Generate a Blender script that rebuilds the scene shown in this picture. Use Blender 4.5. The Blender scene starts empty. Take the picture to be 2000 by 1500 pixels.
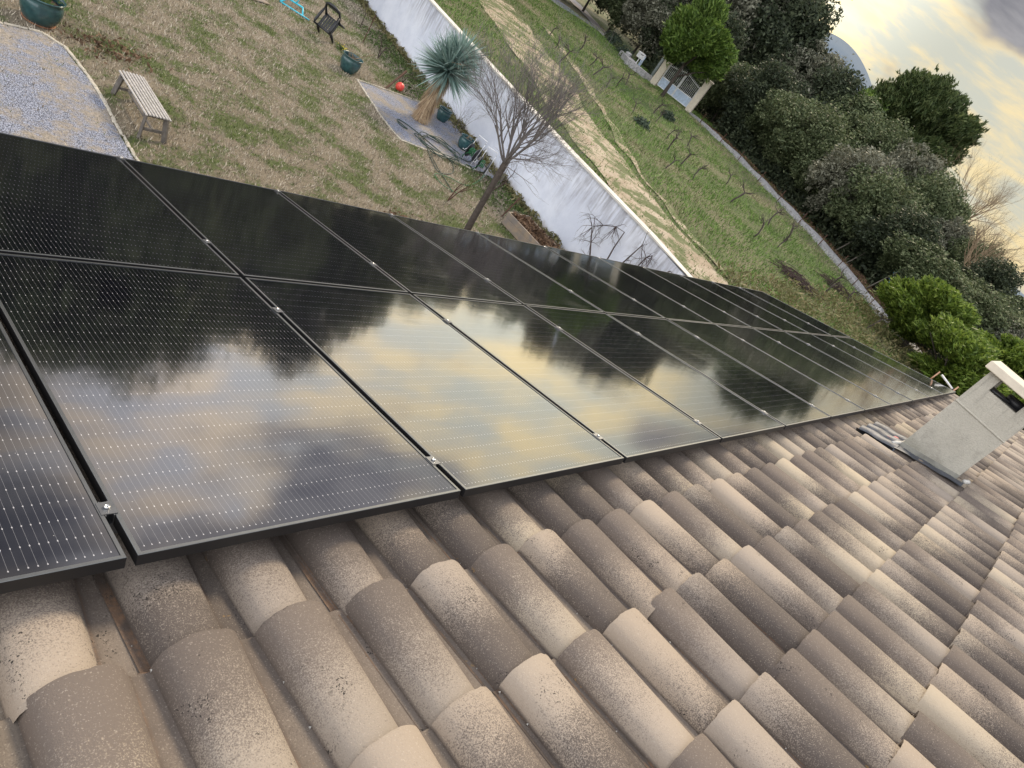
import bpy, math, random
import numpy as np
from mathutils import Vector, Matrix
R = math.radians
sc = bpy.context.scene
col = sc.collection
# ------------------------------------------------------------------ camera, sky, sun, exposure
cd = bpy.data.cameras.new('camera'); cam = bpy.data.objects.new('camera', cd); col.objects.link(cam); sc.camera = cam
CR = [[0.650463227, -0.537801997, 0.536345600], [-0.023270582, -0.719926759, -0.693659817], [0.759181184, 0.438719129, -0.480800848]]
CP = (-0.66389, -0.92630, 5.8)
cam.matrix_world = Matrix(((CR[0][0], -CR[1][0], -CR[2][0], CP[0]), (CR[0][1], -CR[1][1], -CR[2][1], CP[1]),
                           (CR[0][2], -CR[1][2], -CR[2][2], CP[2]), (0, 0, 0, 1)))
cd.sensor_width = 36; cd.lens = 1341.0 / 2000 * 36; cd.clip_start = .05; cd.clip_end = 9000
SUN_AZ, SUN_EL = 62.0, 42.0
sd = bpy.data.lights.new('sun', 'SUN'); sun = bpy.data.objects.new('sun', sd); col.objects.link(sun)
sd.energy = 3.7; sd.angle = R(12); sd.color = (1.0, .83, .60)
_d = Vector((math.sin(R(SUN_AZ)) * math.cos(R(SUN_EL)), math.cos(R(SUN_AZ)) * math.cos(R(SUN_EL)), math.sin(R(SUN_EL))))
sun.rotation_euler = _d.to_track_quat('Z', 'Y').to_euler()
sc.view_settings.view_transform = 'Standard'; sc.view_settings.look = 'None'
sc.view_settings.exposure = 0.0; sc.view_settings.gamma = 1.0

class NT:
    """small helper to write node trees"""
    def __init__(s, tree): s.t = tree; s.n = tree.nodes; s.l = tree.links
    def sock(s, node, name, v):
        i = node.inputs[name]
        if isinstance(v, bpy.types.NodeSocket): s.l.new(v, i)
        elif v is not None:
            i.default_value = v if not (isinstance(v, tuple) and len(v) == 3 and i.type == 'RGBA') else (*v, 1)
    def node(s, typ, props=None, **ins):
        n = s.n.new(typ)
        for k, v in (props or {}).items(): setattr(n, k, v)
        for k, v in ins.items():
            s.sock(n, int(k[1:]) if k[0] == '_' else k.replace('__', ' '), v)
        return n
    def m(s, op, a, b=None, c=None, clamp=False):
        n = s.n.new('ShaderNodeMath'); n.operation = op; n.use_clamp = clamp
        for i, v in enumerate((a, b, c)):
            if v is not None: s.sock(n, i, v)
        return n.outputs[0]
    def mix(s, f, a, b, mode='MIX'):
        n = s.n.new('ShaderNodeMix'); n.data_type = 'RGBA'; n.blend_type = mode
        s.sock(n, 0, f); s.sock(n, 6, a); s.sock(n, 7, b); return n.outputs[2]
    def ss(s, x, a, b, lo=0., hi=1.):
        n = s.n.new('ShaderNodeMapRange'); n.interpolation_type = 'SMOOTHSTEP'
        s.sock(n, 0, x); s.sock(n, 1, a); s.sock(n, 2, b); s.sock(n, 3, lo); s.sock(n, 4, hi); return n.outputs[0]
    def noise(s, vec, scale, detail=4., rough=.55, dist=0.):
        n = s.n.new('ShaderNodeTexNoise'); s.sock(n, 'Vector', vec); s.sock(n, 'Scale', scale); s.sock(n, 'Detail', detail)
        s.sock(n, 'Roughness', rough); s.sock(n, 'Distortion', dist); return n.outputs['Fac']
    def vor(s, vec, scale, feat='F1', out='Distance'):
        n = s.n.new('ShaderNodeTexVoronoi'); n.feature = feat; s.sock(n, 'Vector', vec); s.sock(n, 'Scale', scale); return n.outputs[out]
    def xyz(s, v):
        n = s.n.new('ShaderNodeSeparateXYZ'); s.l.new(v, n.inputs[0]); return n.outputs
    def comb(s, x, y, z):
        n = s.n.new('ShaderNodeCombineXYZ'); s.sock(n, 0, x); s.sock(n, 1, y); s.sock(n, 2, z); return n.outputs[0]
    def vm(s, op, a, b=None, sc_=None):
        n = s.n.new('ShaderNodeVectorMath'); n.operation = op; s.sock(n, 0, a)
        if b is not None: s.sock(n, 1, b)
        if sc_ is not None: s.sock(n, 'Scale', sc_)
        return n.outputs[0]
    def ramp(s, f, stops):
        n = s.n.new('ShaderNodeValToRGB'); e = n.color_ramp.elements
        while len(e) < len(stops): e.new(.5)
        for k, (p, c) in zip(e, stops): k.position = p; k.color = (*c, 1)
        s.l.new(f, n.inputs[0]); return n.outputs[0]
    def bump(s, h, strength=.3, dist=.01, nrm=None):
        n = s.n.new('ShaderNodeBump'); s.sock(n, 'Height', h); s.sock(n, 'Strength', strength); s.sock(n, 'Distance', dist)
        if nrm is not None: s.sock(n, 'Normal', nrm)
        return n.outputs[0]

# world: Nishita sky seen through broken evening cloud
w = bpy.data.worlds.new('World'); sc.world = w; w.use_nodes = True
N = NT(w.node_tree); N.n.clear()
sky = N.node('ShaderNodeTexSky', dict(sky_type='NISHITA', sun_disc=False, sun_elevation=R(SUN_EL), sun_rotation=R(SUN_AZ), air_density=1.2, dust_density=2.5))
dirv = N.node('ShaderNodeTexCoord').outputs['Generated']
dx, dy, dz = N.xyz(dirv)
skyc = N.vm('SCALE', sky.outputs[0], sc_=.10)
n1 = N.noise(N.vm('MULTIPLY', dirv, (1., 1., 3.0)), 3.4, 5, .52, .25)
n2 = N.noise(N.vm('MULTIPLY', dirv, (1., 1., 4.2)), 7.5, 5, .6, .3)
az = N.m('ADD', N.m('MULTIPLY', dx, math.sin(R(64))), N.m('MULTIPLY', dy, math.cos(R(64))))   # towards the sunset
glow = N.ss(az, .70, .99)
def toward(a_, e_, lo, hi):
    v_ = (math.sin(R(a_)) * math.cos(R(e_)), math.cos(R(a_)) * math.cos(R(e_)), math.sin(R(e_)))
    n_ = N.n.new('ShaderNodeVectorMath'); n_.operation = 'DOT_PRODUCT'; N.l.new(dirv, n_.inputs[0]); n_.inputs[1].default_value = v_
    return N.ss(n_.outputs['Value'], math.cos(R(hi)), math.cos(R(lo)))
cream = N.mix(glow, (1.02, .84, .66), (.95, .77, .43))
pale = N.mix(glow, (.66, .66, .72), (.60, .61, .52))
bright = N.mix(N.ss(n2, .40, .60), pale, cream)
greyc = N.mix(N.ss(n2, .35, .70), (.15, .15, .185), (.34, .33, .35))
dens = N.m('ADD', n1, N.m('MULTIPLY', N.m('SUBTRACT', n2, .5), .25))
dens = N.m('ADD', dens, N.m('MULTIPLY', N.ss(dz, .10, .42), .16))
dens = N.m('ADD', dens, N.m('MULTIPLY', toward(75., 18., 2., 9.), .30))
dens = N.m('SUBTRACT', dens, N.m('MULTIPLY', toward(80., 5., 2., 11.), .30))
dens = N.m('SUBTRACT', dens, N.m('MULTIPLY', toward(26., 18., 4., 14.), .16))
dens = N.m('SUBTRACT', dens, N.m('MULTIPLY', toward(46., 15., 3., 14.), .14))
low = N.mix(N.ss(dens, .50, .66), bright, greyc)
high = N.mix(N.ss(n1, .45, .6), (.70, .73, .82), (1.05, 1.05, 1.08))
low = N.vm('SCALE', low, sc_=N.m('ADD', 1., N.m('MULTIPLY', toward(40., 16., 10., 30.), 2.1)))  # brightness added around one sky direction to lift the panel reflections
cloud = N.mix(N.ss(dz, .50, .75), low, N.vm('SCALE', high, sc_=1.05))
back = N.ss(az, .1, -.6)
cloud = N.mix(back, cloud, N.vm('SCALE', N.mix(.5, high, (.86, .83, .80)), sc_=2.9))  # unseen sky behind the camera, brightened as added fill for wall and chimney
allsky = N.mix(.90, skyc, cloud)
bg = N.node('ShaderNodeBackground', Color=allsky, Strength=1.0)
N.l.new(bg.outputs[0], N.node('ShaderNodeOutputWorld').inputs[0])

# ------------------------------------------------------------------ materials
def newmat(name):
    m = bpy.data.materials.new(name); m.use_nodes = True; T = NT(m.node_tree); T.n.clear()
    T.b = T.n.new('ShaderNodeBsdfPrincipled'); T.o = T.n.new('ShaderNodeOutputMaterial'); T.l.new(T.b.outputs[0], T.o.inputs[0])
    T.co = T.node('ShaderNodeTexCoord').outputs['Object']
    T.pos = T.node('ShaderNodeNewGeometry').outputs['Position']
    T.set = lambda **k: [T.sock(T.b, kk.replace('__', ' '), v) for kk, v in k.items()]
    return m, T
def simple(name, c, rough=.6, metal=0., var=.25, scale=8., c2=None, bump=.0, bscale=60.):
    m, T = newmat(name)
    n = T.noise(T.co, scale, 5, .6)
    c2 = c2 or tuple(x * (1 - var) for x in c)
    T.set(Base__Color=T.mix(T.ss(n, .3, .7), c2, c), Roughness=rough, Metallic=metal)
    if bump: T.set(Normal=T.bump(T.noise(T.co, bscale, 4), bump, .01))
    return m
def attr(T, name): return T.node('ShaderNodeAttribute', dict(attribute_name=name)).outputs

M = {}
# clay tiles
m, T = newmat('clay_tile'); M['tile'] = m
a = attr(T, 'tile'); r1, r2, r3 = T.xyz(T.vm('ADD', a['Color'], (0., 0., 0.))); v = a['Alpha']
lx = T.xyz(T.co)[0]
off = T.vm('ADD', T.co, T.comb(T.m('MULTIPLY', r1, 37.), T.m('MULTIPLY', r2, 53.), 0.))
big = T.noise(off, 5., 3, .5); mid = T.noise(off, 26., 4, .6); spk = T.noise(T.co, 260., 2, .6); spk2 = T.noise(T.co, 95., 3, .7)
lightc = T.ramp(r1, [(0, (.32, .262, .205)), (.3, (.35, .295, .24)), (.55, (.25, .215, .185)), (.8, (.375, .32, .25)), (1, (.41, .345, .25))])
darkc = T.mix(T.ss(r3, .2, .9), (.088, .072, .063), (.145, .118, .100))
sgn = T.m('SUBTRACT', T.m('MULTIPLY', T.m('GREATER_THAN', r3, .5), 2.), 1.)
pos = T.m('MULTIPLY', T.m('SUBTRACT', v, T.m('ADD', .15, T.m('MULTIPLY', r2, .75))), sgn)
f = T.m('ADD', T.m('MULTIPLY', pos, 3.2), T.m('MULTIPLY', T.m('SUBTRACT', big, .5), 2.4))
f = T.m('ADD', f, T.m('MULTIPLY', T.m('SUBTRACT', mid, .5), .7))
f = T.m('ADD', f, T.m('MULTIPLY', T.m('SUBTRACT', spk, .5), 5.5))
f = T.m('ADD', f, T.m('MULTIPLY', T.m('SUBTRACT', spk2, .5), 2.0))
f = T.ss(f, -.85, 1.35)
f = T.m('MULTIPLY', f, T.m('SUBTRACT', 1., T.m('MULTIPLY', attr(T, 'dirt')['Fac'], 1.5, clamp=True)))
c = T.mix(f, darkc, lightc)
c = T.mix(T.m('MULTIPLY', T.ss(T.noise(T.co, 210., 2), .60, .70), .35), c, (.50, .44, .37))
# dirt in the channels (a property of the tile: attribute painted on the channel faces)
d = attr(T, 'dirt')['Fac']
dn = T.m('MULTIPLY', T.ss(d, .55, 1.), T.ss(T.noise(T.co, 45., 5, .7), .25, .60))
c = T.mix(T.m('MULTIPLY', dn, .85), c, T.mix(T.ss(T.noise(T.co, 9., 3), .42, .62), (.085, .062, .048), (.25, .14, .075)))
c = T.mix(T.m('MULTIPLY', T.m('MULTIPLY', d, .6), T.ss(T.noise(T.co, 16., 4, .65), .25, .7)), c, (.075, .062, .054))
# lichen: black specks and orange crusts
lm = T.m('MULTIPLY', T.ss(T.noise(off, 9., 3), .56, .66), T.m('GREATER_THAN', T.m('FRACT', T.m('MULTIPLY', r1, 7.3)), .55))
vd = T.vor(T.vm('ADD', T.co, T.vm('SCALE', T.node('ShaderNodeTexNoise', Vector=T.co, Scale=60.).outputs['Color'], sc_=.03)), 115.)
c = T.mix(T.m('MULTIPLY', lm, T.ss(vd, .36, .24)), c, (.022, .018, .016))
om = T.m('MULTIPLY', T.ss(T.noise(T.vm('ADD', off, (9., 2., 5.)), 14., 3), .70, .74), d)
c = T.mix(T.m('MULTIPLY', om, .8), c, (.36, .21, .05))
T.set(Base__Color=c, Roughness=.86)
bh = T.m('ADD', T.m('MULTIPLY', spk, .5), T.m('MULTIPLY', spk2, .8))
T.set(Normal=T.bump(T.noise(off, 7., 3), .25, .02, T.bump(bh, .6, .004)))

# solar glass
m, T = newmat('solar_glass'); M['glass'] = m
x, y, z = T.xyz(T.co)
fx = T.m('ABSOLUTE', T.m('SUBTRACT', T.m('FRACT', T.m('ADD', T.m('DIVIDE', T.m('SUBTRACT', x, .0252), .0189), .5)), .5))
fy = T.m('ABSOLUTE', T.m('SUBTRACT', T.m('FRACT', T.m('ADD', T.m('DIVIDE', T.m('SUBTRACT', y, .031), .0720), .5)), .5))
dxm = T.m('MULTIPLY', fx, .0189); dym = T.m('MULTIPLY', fy, .0720)
inx = T.m('MULTIPLY', T.m('GREATER_THAN', x, .022), T.m('LESS_THAN', x, 1.109))
iny = T.m('MULTIPLY', T.m('GREATER_THAN', y, .029), T.m('LESS_THAN', y, 1.826))
inside = T.m('MULTIPLY', inx, iny)
line = T.m('MULTIPLY', T.m('LESS_THAN', dxm, .00042), inside)
dot = T.m('MULTIPLY', T.m('LESS_THAN', T.m('SQRT', T.m('ADD', T.m('POWER', dxm, 2.), T.m('POWER', T.m('MULTIPLY', dym, .45), 2.))), .0015), inside)
fing = T.m('MULTIPLY', T.m('LESS_THAN', T.m('FRACT', T.m('DIVIDE', y, .0016)), .2), inside)
base = T.mix(0., (.0030, .0034, .0062), (.02, .022, .03))
dust = T.ss(T.noise(T.pos, 2.2, 6, .65, .6), .50, .80)
base = T.mix(T.m('MULTIPLY', dust, .045), base, (.30, .30, .30))
sp = T.m('MULTIPLY', T.m('LESS_THAN', T.vor(T.pos, 26.), .035), .6)
base = T.mix(sp, base, (.5, .5, .48))
base = T.mix(line, base, (.13, .13, .14)); base = T.mix(dot, base, (.38, .38, .40))
wv = T.noise(T.pos, 1.3, 2, .5); wv2 = T.noise(T.vm('MULTIPLY', T.pos, (1., 2.4, 1.)), 3.2, 2, .5)
T.set(Base__Color=base, Roughness=T.m('ADD', .062, T.m('MULTIPLY', dust, .09)), IOR=1.9, Coat__Weight=.5, Coat__Roughness=.07, Coat__IOR=1.5,
      Normal=T.bump(T.m('ADD', T.m('MULTIPLY', wv, 1.), T.m('MULTIPLY', wv2, .35)), .10, .010))
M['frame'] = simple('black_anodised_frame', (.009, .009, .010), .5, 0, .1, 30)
M['lip'] = simple('frame_lip_sheen', (.19, .20, .205), .36, .9, .1, 30)  # sky sheen on the black frame's top edge, put into a lighter metal
M['alu'] = simple('aluminium', (.20, .21, .225), .45, 1., .15, 40)
M['steel'] = simple('bolt_steel', (.75, .75, .74), .25, 1., .1, 40)

# garden ground: dry turf
m, T = newmat('dry_turf'); M['turf'] = m
p = T.pos
gp = T.ss(T.m('ADD', T.noise(p, 1.1, 4, .6), T.m('MULTIPLY', T.noise(p, 8.8, 3, .6), .35)), .62, .78)
st = T.mix(T.ss(T.noise(p, 1.1, 4, .6), .35, .65), (.25, .21, .15), (.17, .14, .10))
st = T.mix(T.ss(T.noise(p, 40., 3, .7), .35, .65), T.vm('SCALE', st, sc_=.55), st)
gr = T.mix(T.ss(T.noise(p, 30., 3, .7), .3, .7), (.045, .060, .018), (.105, .130, .04))
T.set(Base__Color=T.mix(gp, st, gr), Roughness=.95, Normal=T.bump(T.noise(p, 28., 5, .7), .8, .05))
def blade_mat(name, cols, gcols, th=(.60, .76), sc1=.55):
    m, T = newmat(name); a = attr(T, 'rnd'); r = T.xyz(a['Color'])
    gp = T.ss(T.m('ADD', T.m('ADD', T.noise(T.pos, sc1, 4, .6), T.m('MULTIPLY', T.noise(T.pos, sc1 * 8, 3, .6), .35)), T.m('MULTIPLY', T.m('SUBTRACT', r[1], .5), .22)), *th)
    T.set(Base__Color=T.mix(gp, T.ramp(r[0], cols), T.ramp(r[0], gcols)), Roughness=.85)
    T.b.inputs['Specular IOR Level'].default_value = .2
    return m
M['blades'] = blade_mat('dry_grass_blades', [(0, (.12, .10, .07)), (.45, (.42, .37, .295)), (1, (.68, .61, .50))],
                        [(0, (.04, .065, .015)), (.5, (.12, .165, .04)), (1, (.22, .27, .09))], (.66, .82), 1.1)
M['fblades'] = blade_mat('field_grass_blades', [(0, (.15, .14, .07)), (.5, (.30, .27, .16)), (1, (.46, .41, .28))],
                         [(0, (.045, .09, .02)), (.5, (.12, .205, .045)), (1, (.23, .33, .10))], (.46, .66), .30)
m, T = newmat('field_grass'); M['field'] = m
p = T.pos
gp = T.ss(T.m('ADD', T.noise(p, .16, 5, .6), T.m('MULTIPLY', T.noise(p, 1.3, 4, .65), .35)), .48, .80)
g1 = T.mix(T.ss(T.noise(p, 9., 4, .7), .35, .65), (.035, .060, .015), (.10, .14, .04))
s1 = T.mix(T.ss(T.noise(p, 7., 4, .7), .35, .65), (.11, .10, .05), (.21, .19, .12))
fc = T.mix(gp, g1, s1)
T.set(Base__Color=fc, Roughness=.95, Normal=T.bump(T.noise(p, 9., 5, .7), .9, .12))
m, T = newmat('dirt'); M['dirt'] = m
p = T.pos
c = T.mix(T.ss(T.noise(p, 1.2, 5, .6), .35, .65), (.30, .24, .17), (.41, .345, .265))
c = T.mix(T.ss(T.noise(p, 14., 5, .7), .5, .75), c, (.22, .16, .11))
c = T.mix(T.ss(T.m('ADD', T.noise(p, 1.0, 5, .65), T.m('MULTIPLY', T.noise(p, 7., 4, .7), .4)), .64, .76), c, (.10, .12, .045))
c = T.mix(T.ss(T.vor(p, 22.), .16, .08), c, (.5, .46, .40))
T.set(Base__Color=c, Roughness=.95, Normal=T.bump(T.noise(p, 18., 6, .7), .5, .04))
def gravel(name, c1, c2, grass, th):
    m, T = newmat(name); p = T.pos
    vc = T.vor(p, 58., out='Color'); vd = T.vor(p, 58.)
    g = T.mix(T.xyz(vc)[0], c1, c2); g = T.mix(T.ss(vd, .35, .60), g, tuple(x * .35 for x in c1))
    k = T.ss(T.m('ADD', T.noise(p, 1.4, 5, .65), T.m('MULTIPLY', T.noise(p, 9., 4, .7), .5)), *th)
    gg = T.mix(T.ss(T.noise(p, 38., 3, .7), .35, .65), tuple(x * .5 for x in grass), grass)
    T.set(Base__Color=T.mix(k, g, gg), Roughness=.9, Normal=T.bump(vd, .7, -.02))
    return m
M['gravel'] = gravel('blue_grey_gravel', (.25, .28, .37), (.44, .475, .59), (.35, .31, .26), (.65, .90))
M['gravel2'] = gravel('white_gravel', (.33, .32, .31), (.60, .60, .60), (.16, .14, .10), (.78, .95))
M['road'] = simple('asphalt', (.20, .215, .25), .9, 0, .25, 4, bump=.3)
M['road2'] = simple('pale_road', (.38, .36, .36), .9, 0, .2, 3, bump=.3)
# rendered garden wall
m, T = newmat('white_render'); M['render'] = m
p = T.pos; px_, py_, pz_ = T.xyz(p)
sn = T.noise(T.comb(T.m('MULTIPLY', py_, 7.), T.m('MULTIPLY', py_, 1.5), T.m('MULTIPLY', pz_, .9)), 1.3, 5, .7)
s2 = T.noise(T.comb(0., T.m('MULTIPLY', py_, .8), T.m('MULTIPLY', pz_, .6)), 1.2, 4, .6)
drip = T.m('MULTIPLY', T.ss(T.m('ADD', pz_, T.m('MULTIPLY', T.m('SUBTRACT', s2, .5), 2.6)), .7, 2.0), T.ss(sn, .32, .72))
base = T.mix(T.ss(T.noise(p, .9, 5, .65), .35, .65), (.64, .685, .79), (.76, .80, .89))
c = T.mix(T.m('MULTIPLY', drip, .75), base, (.22, .215, .235))
c = T.mix(T.ss(T.m('ADD', pz_, T.m('MULTIPLY', T.noise(p, 2.5, 4, .7), .5)), .48, .12), c, (.33, .27, .20))
T.set(Base__Color=c, Roughness=.92, Normal=T.bump(T.noise(p, 22., 5, .7), .35, .02))
M['cap'] = simple('wall_cap_stone', (.66, .64, .60), .85, 0, .2, 3, bump=.3)
m, T = newmat('chimney_render'); M['chim'] = m
p = T.pos; zz_ = T.xyz(p)[2]
c = T.mix(T.ss(T.noise(p, 3., 5, .65), .35, .7), (.44, .42, .36), (.49, .47, .405))
c = T.mix(T.ss(T.noise(p, 90., 3, .7), .45, .7), c, (.38, .365, .315))
c = T.mix(T.m('MULTIPLY', T.ss(T.noise(p, 1.7, 4, .7), .52, .7), .45), c, (.20, .185, .16))
xx_, yy_, _z = T.xyz(p)
st2 = T.noise(T.comb(T.m('MULTIPLY', xx_, 9.), T.m('MULTIPLY', yy_, 22.), T.m('MULTIPLY', zz_, 1.6)), 1., 5, .7)
c = T.mix(T.m('MULTIPLY', T.m('MULTIPLY', T.ss(st2, .50, .72), T.ss(zz_, 4.75, 5.2)), .6), c, (.13, .12, .105))
c = T.mix(T.m('MULTIPLY', T.ss(T.m('ADD', zz_, T.m('MULTIPLY', T.noise(p, 8., 4, .7), .25)), 4.52, 4.38), .5), c, (.22, .215, .17))
T.set(Base__Color=c, Roughness=.93, Normal=T.bump(T.noise(p, 75., 4, .7), .9, .008, T.bump(T.noise(p, 9., 3), .3, .03)))
M['plinth'] = simple('plinth_render', (.29, .285, .25), .93, 0, .35, 6, bump=.5)
M['cream'] = simple('cream_concrete', (.66, .60, .49), .85, 0, .15, 6, bump=.25)
M['soot'] = simple('soot', (.02, .019, .018), .9)
M['lead'] = simple('lead_flashing', (.085, .098, .125), .55, .3, .5, 7, bump=.5, bscale=18)
M['mortar'] = simple('mortar', (.6, .59, .56), .9, 0, .25, 20, bump=.5)
M['pinktape'] = simple('pink_sealing_strip', (.70, .20, .22), .6)
M['wallpaint'] = simple('ochre_render', (.52, .42, .30), .9, 0, .15, 2, bump=.3)
M['wood'] = simple('grey_teak', (.47, .45, .43), .75, 0, .35, 24, bump=.3)
M['darkwood'] = simple('dark_weathered_wood', (.17, .155, .14), .8, 0, .4, 14, bump=.4)
M['plank'] = simple('planter_plank', (.30, .23, .16), .8, 0, .4, 5, c2=(.19, .17, .155), bump=.4)
M['soil'] = simple('soil', (.085, .055, .04), .95, 0, .7, 22, bump=1., bscale=30)
m, T = newmat('teal_glaze'); M['glaze'] = m
T.set(Base__Color=T.mix(T.ss(T.noise(T.co, 9., 5, .6), .3, .7), (.018, .055, .062), (.035, .095, .10)), Roughness=.22, Coat__Weight=.4)
M['terracotta'] = simple('terracotta', (.42, .2, .11), .85)
M['black'] = simple('black_plastic', (.018, .02, .024), .45)
M['blackhose'] = simple('dark_green_hose', (.015, .045, .035), .4, 0, .3, 5)
M['greenhose'] = simple('green_hose', (.02, .16, .06), .4)
M['whitem'] = simple('white_painted_metal', (.78, .80, .82), .4)
M['bluewhite'] = simple('pale_blue_gate_paint', (.50, .62, .78), .45)
M['coral'] = simple('coral_plastic', (.85, .09, .07), .4, 0, .1)
M['cyan'] = simple('cyan_plastic', (.04, .50, .66), .4, 0, .1)
M['rust'] = simple('rusty_iron', (.11, .055, .035), .85, 0, .5, 20)
M['bark'] = simple('grey_brown_bark', (.085, .07, .06), .95, 0, .45, 16, bump=.8, bscale=35)
M['twig'] = simple('grey_twig', (.17, .155, .15), .9, 0, .35, 6)
M['palebark'] = simple('pale_bark', (.20, .18, .15), .9, 0, .4, 9, bump=.4)
M['tan'] = simple('warm_twig', (.30, .22, .14), .9, 0, .35, 6)
M['drybrush'] = simple('cut_vine_wood', (.075, .05, .045), .9, 0, .4, 10)
M['galv'] = simple('galvanised_pole', (.55, .62, .70), .45, .2)
M['copper'] = simple('copper_tube', (.50, .30, .20), .45, .6)
M['stone'] = simple('pale_edging_stone', (.52, .48, .40), .9, 0, .3, 18, bump=.6)
M['greystone'] = simple('grey_stone', (.46, .46, .47), .9, 0, .55, 9, bump=.6)
M['litter'] = simple('leaf_litter', (.16, .10, .065), .95, 0, .6, 9, bump=1., bscale=14)
M['yellow'] = simple('yellow_petals', (.70, .55, .03), .6)
def leafmat(name, stops, rough=.6, trans=.25):
    m, T = newmat(name); a = attr(T, 'rnd'); r = T.xyz(a['Color'])
    f = T.m('ADD', T.m('MULTIPLY', r[0], .6), T.m('MULTIPLY', T.noise(T.co, .9, 3, .6), .4))
    c = T.ramp(f, stops)
    T.set(Base__Color=c, Roughness=rough); T.b.inputs['Specular IOR Level'].default_value = .3
    tr = T.node('ShaderNodeBsdfTranslucent', Color=c); mx = T.node('ShaderNodeMixShader', _0=trans, _1=T.b.outputs[0], _2=tr.outputs[0])
    T.l.new(mx.outputs[0], T.o.inputs[0]); return m
M['oak'] = leafmat('holm_oak_leaves', [(.15, (.028, .044, .018)), (.5, (.085, .112, .050)), (.85, (.205, .235, .125))])
M['oak2'] = leafmat('silvery_oak_leaves', [(.15, (.06, .065, .042)), (.5, (.155, .16, .115)), (.85, (.28, .28, .22))])
M['oak3'] = leafmat('deep_green_leaves', [(.15, (.014, .022, .012)), (.5, (.040, .055, .030)), (.85, (.09, .11, .06))])
M['pine'] = leafmat('pine_needles', [(.1, (.025, .052, .012)), (.5, (.085, .15, .026)), (.9, (.21, .30, .07))], .55, .3)
M['pine2'] = leafmat('young_pine_needles', [(.1, (.030, .058, .010)), (.5, (.115, .18, .026)), (.9, (.29, .37, .075))], .55, .3)
M['umbrella'] = leafmat('umbrella_pine_needles', [(.1, (.016, .030, .010)), (.5, (.055, .085, .026)), (.9, (.15, .18, .07))], .6, .3)
M['yucca'] = leafmat('blue_yucca_leaves', [(.1, (.07, .13, .12)), (.5, (.19, .29, .26)), (.9, (.42, .54, .49))], .45, .15)
M['skirt'] = leafmat('dead_yucca_leaves', [(.1, (.16, .10, .06)), (.5, (.40, .29, .18)), (.9, (.66, .54, .38))], .8, .1)
M['weed'] = leafmat('weeds', [(.1, (.07, .065, .03)), (.5, (.14, .14, .055)), (.9, (.26, .21, .12))], .8, .1)
M['greenweed'] = leafmat('green_weeds', [(.1, (.025, .045, .012)), (.5, (.06, .10, .025)), (.9, (.12, .17, .05))], .8, .1)
M['rockrose'] = leafmat('grey_green_shrub_leaves', [(.1, (.02, .035, .025)), (.5, (.05, .075, .05)), (.9, (.10, .13, .09))], .7, .1)
M['bluesheet'] = simple('blue_sheet', (.05, .22, .52), .4, 0, .5, 3, c2=(.04, .36, .45))
M['orange'] = leafmat('orange_leaves', [(.1, (.35, .16, .01)), (.5, (.60, .34, .02)), (.9, (.75, .50, .06))])
M['mtn'] = simple('mountain_with_haze', (.085, .13, .185), 1., 0, .1, .003)  # blue haze of the distance put into the base colour

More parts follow.
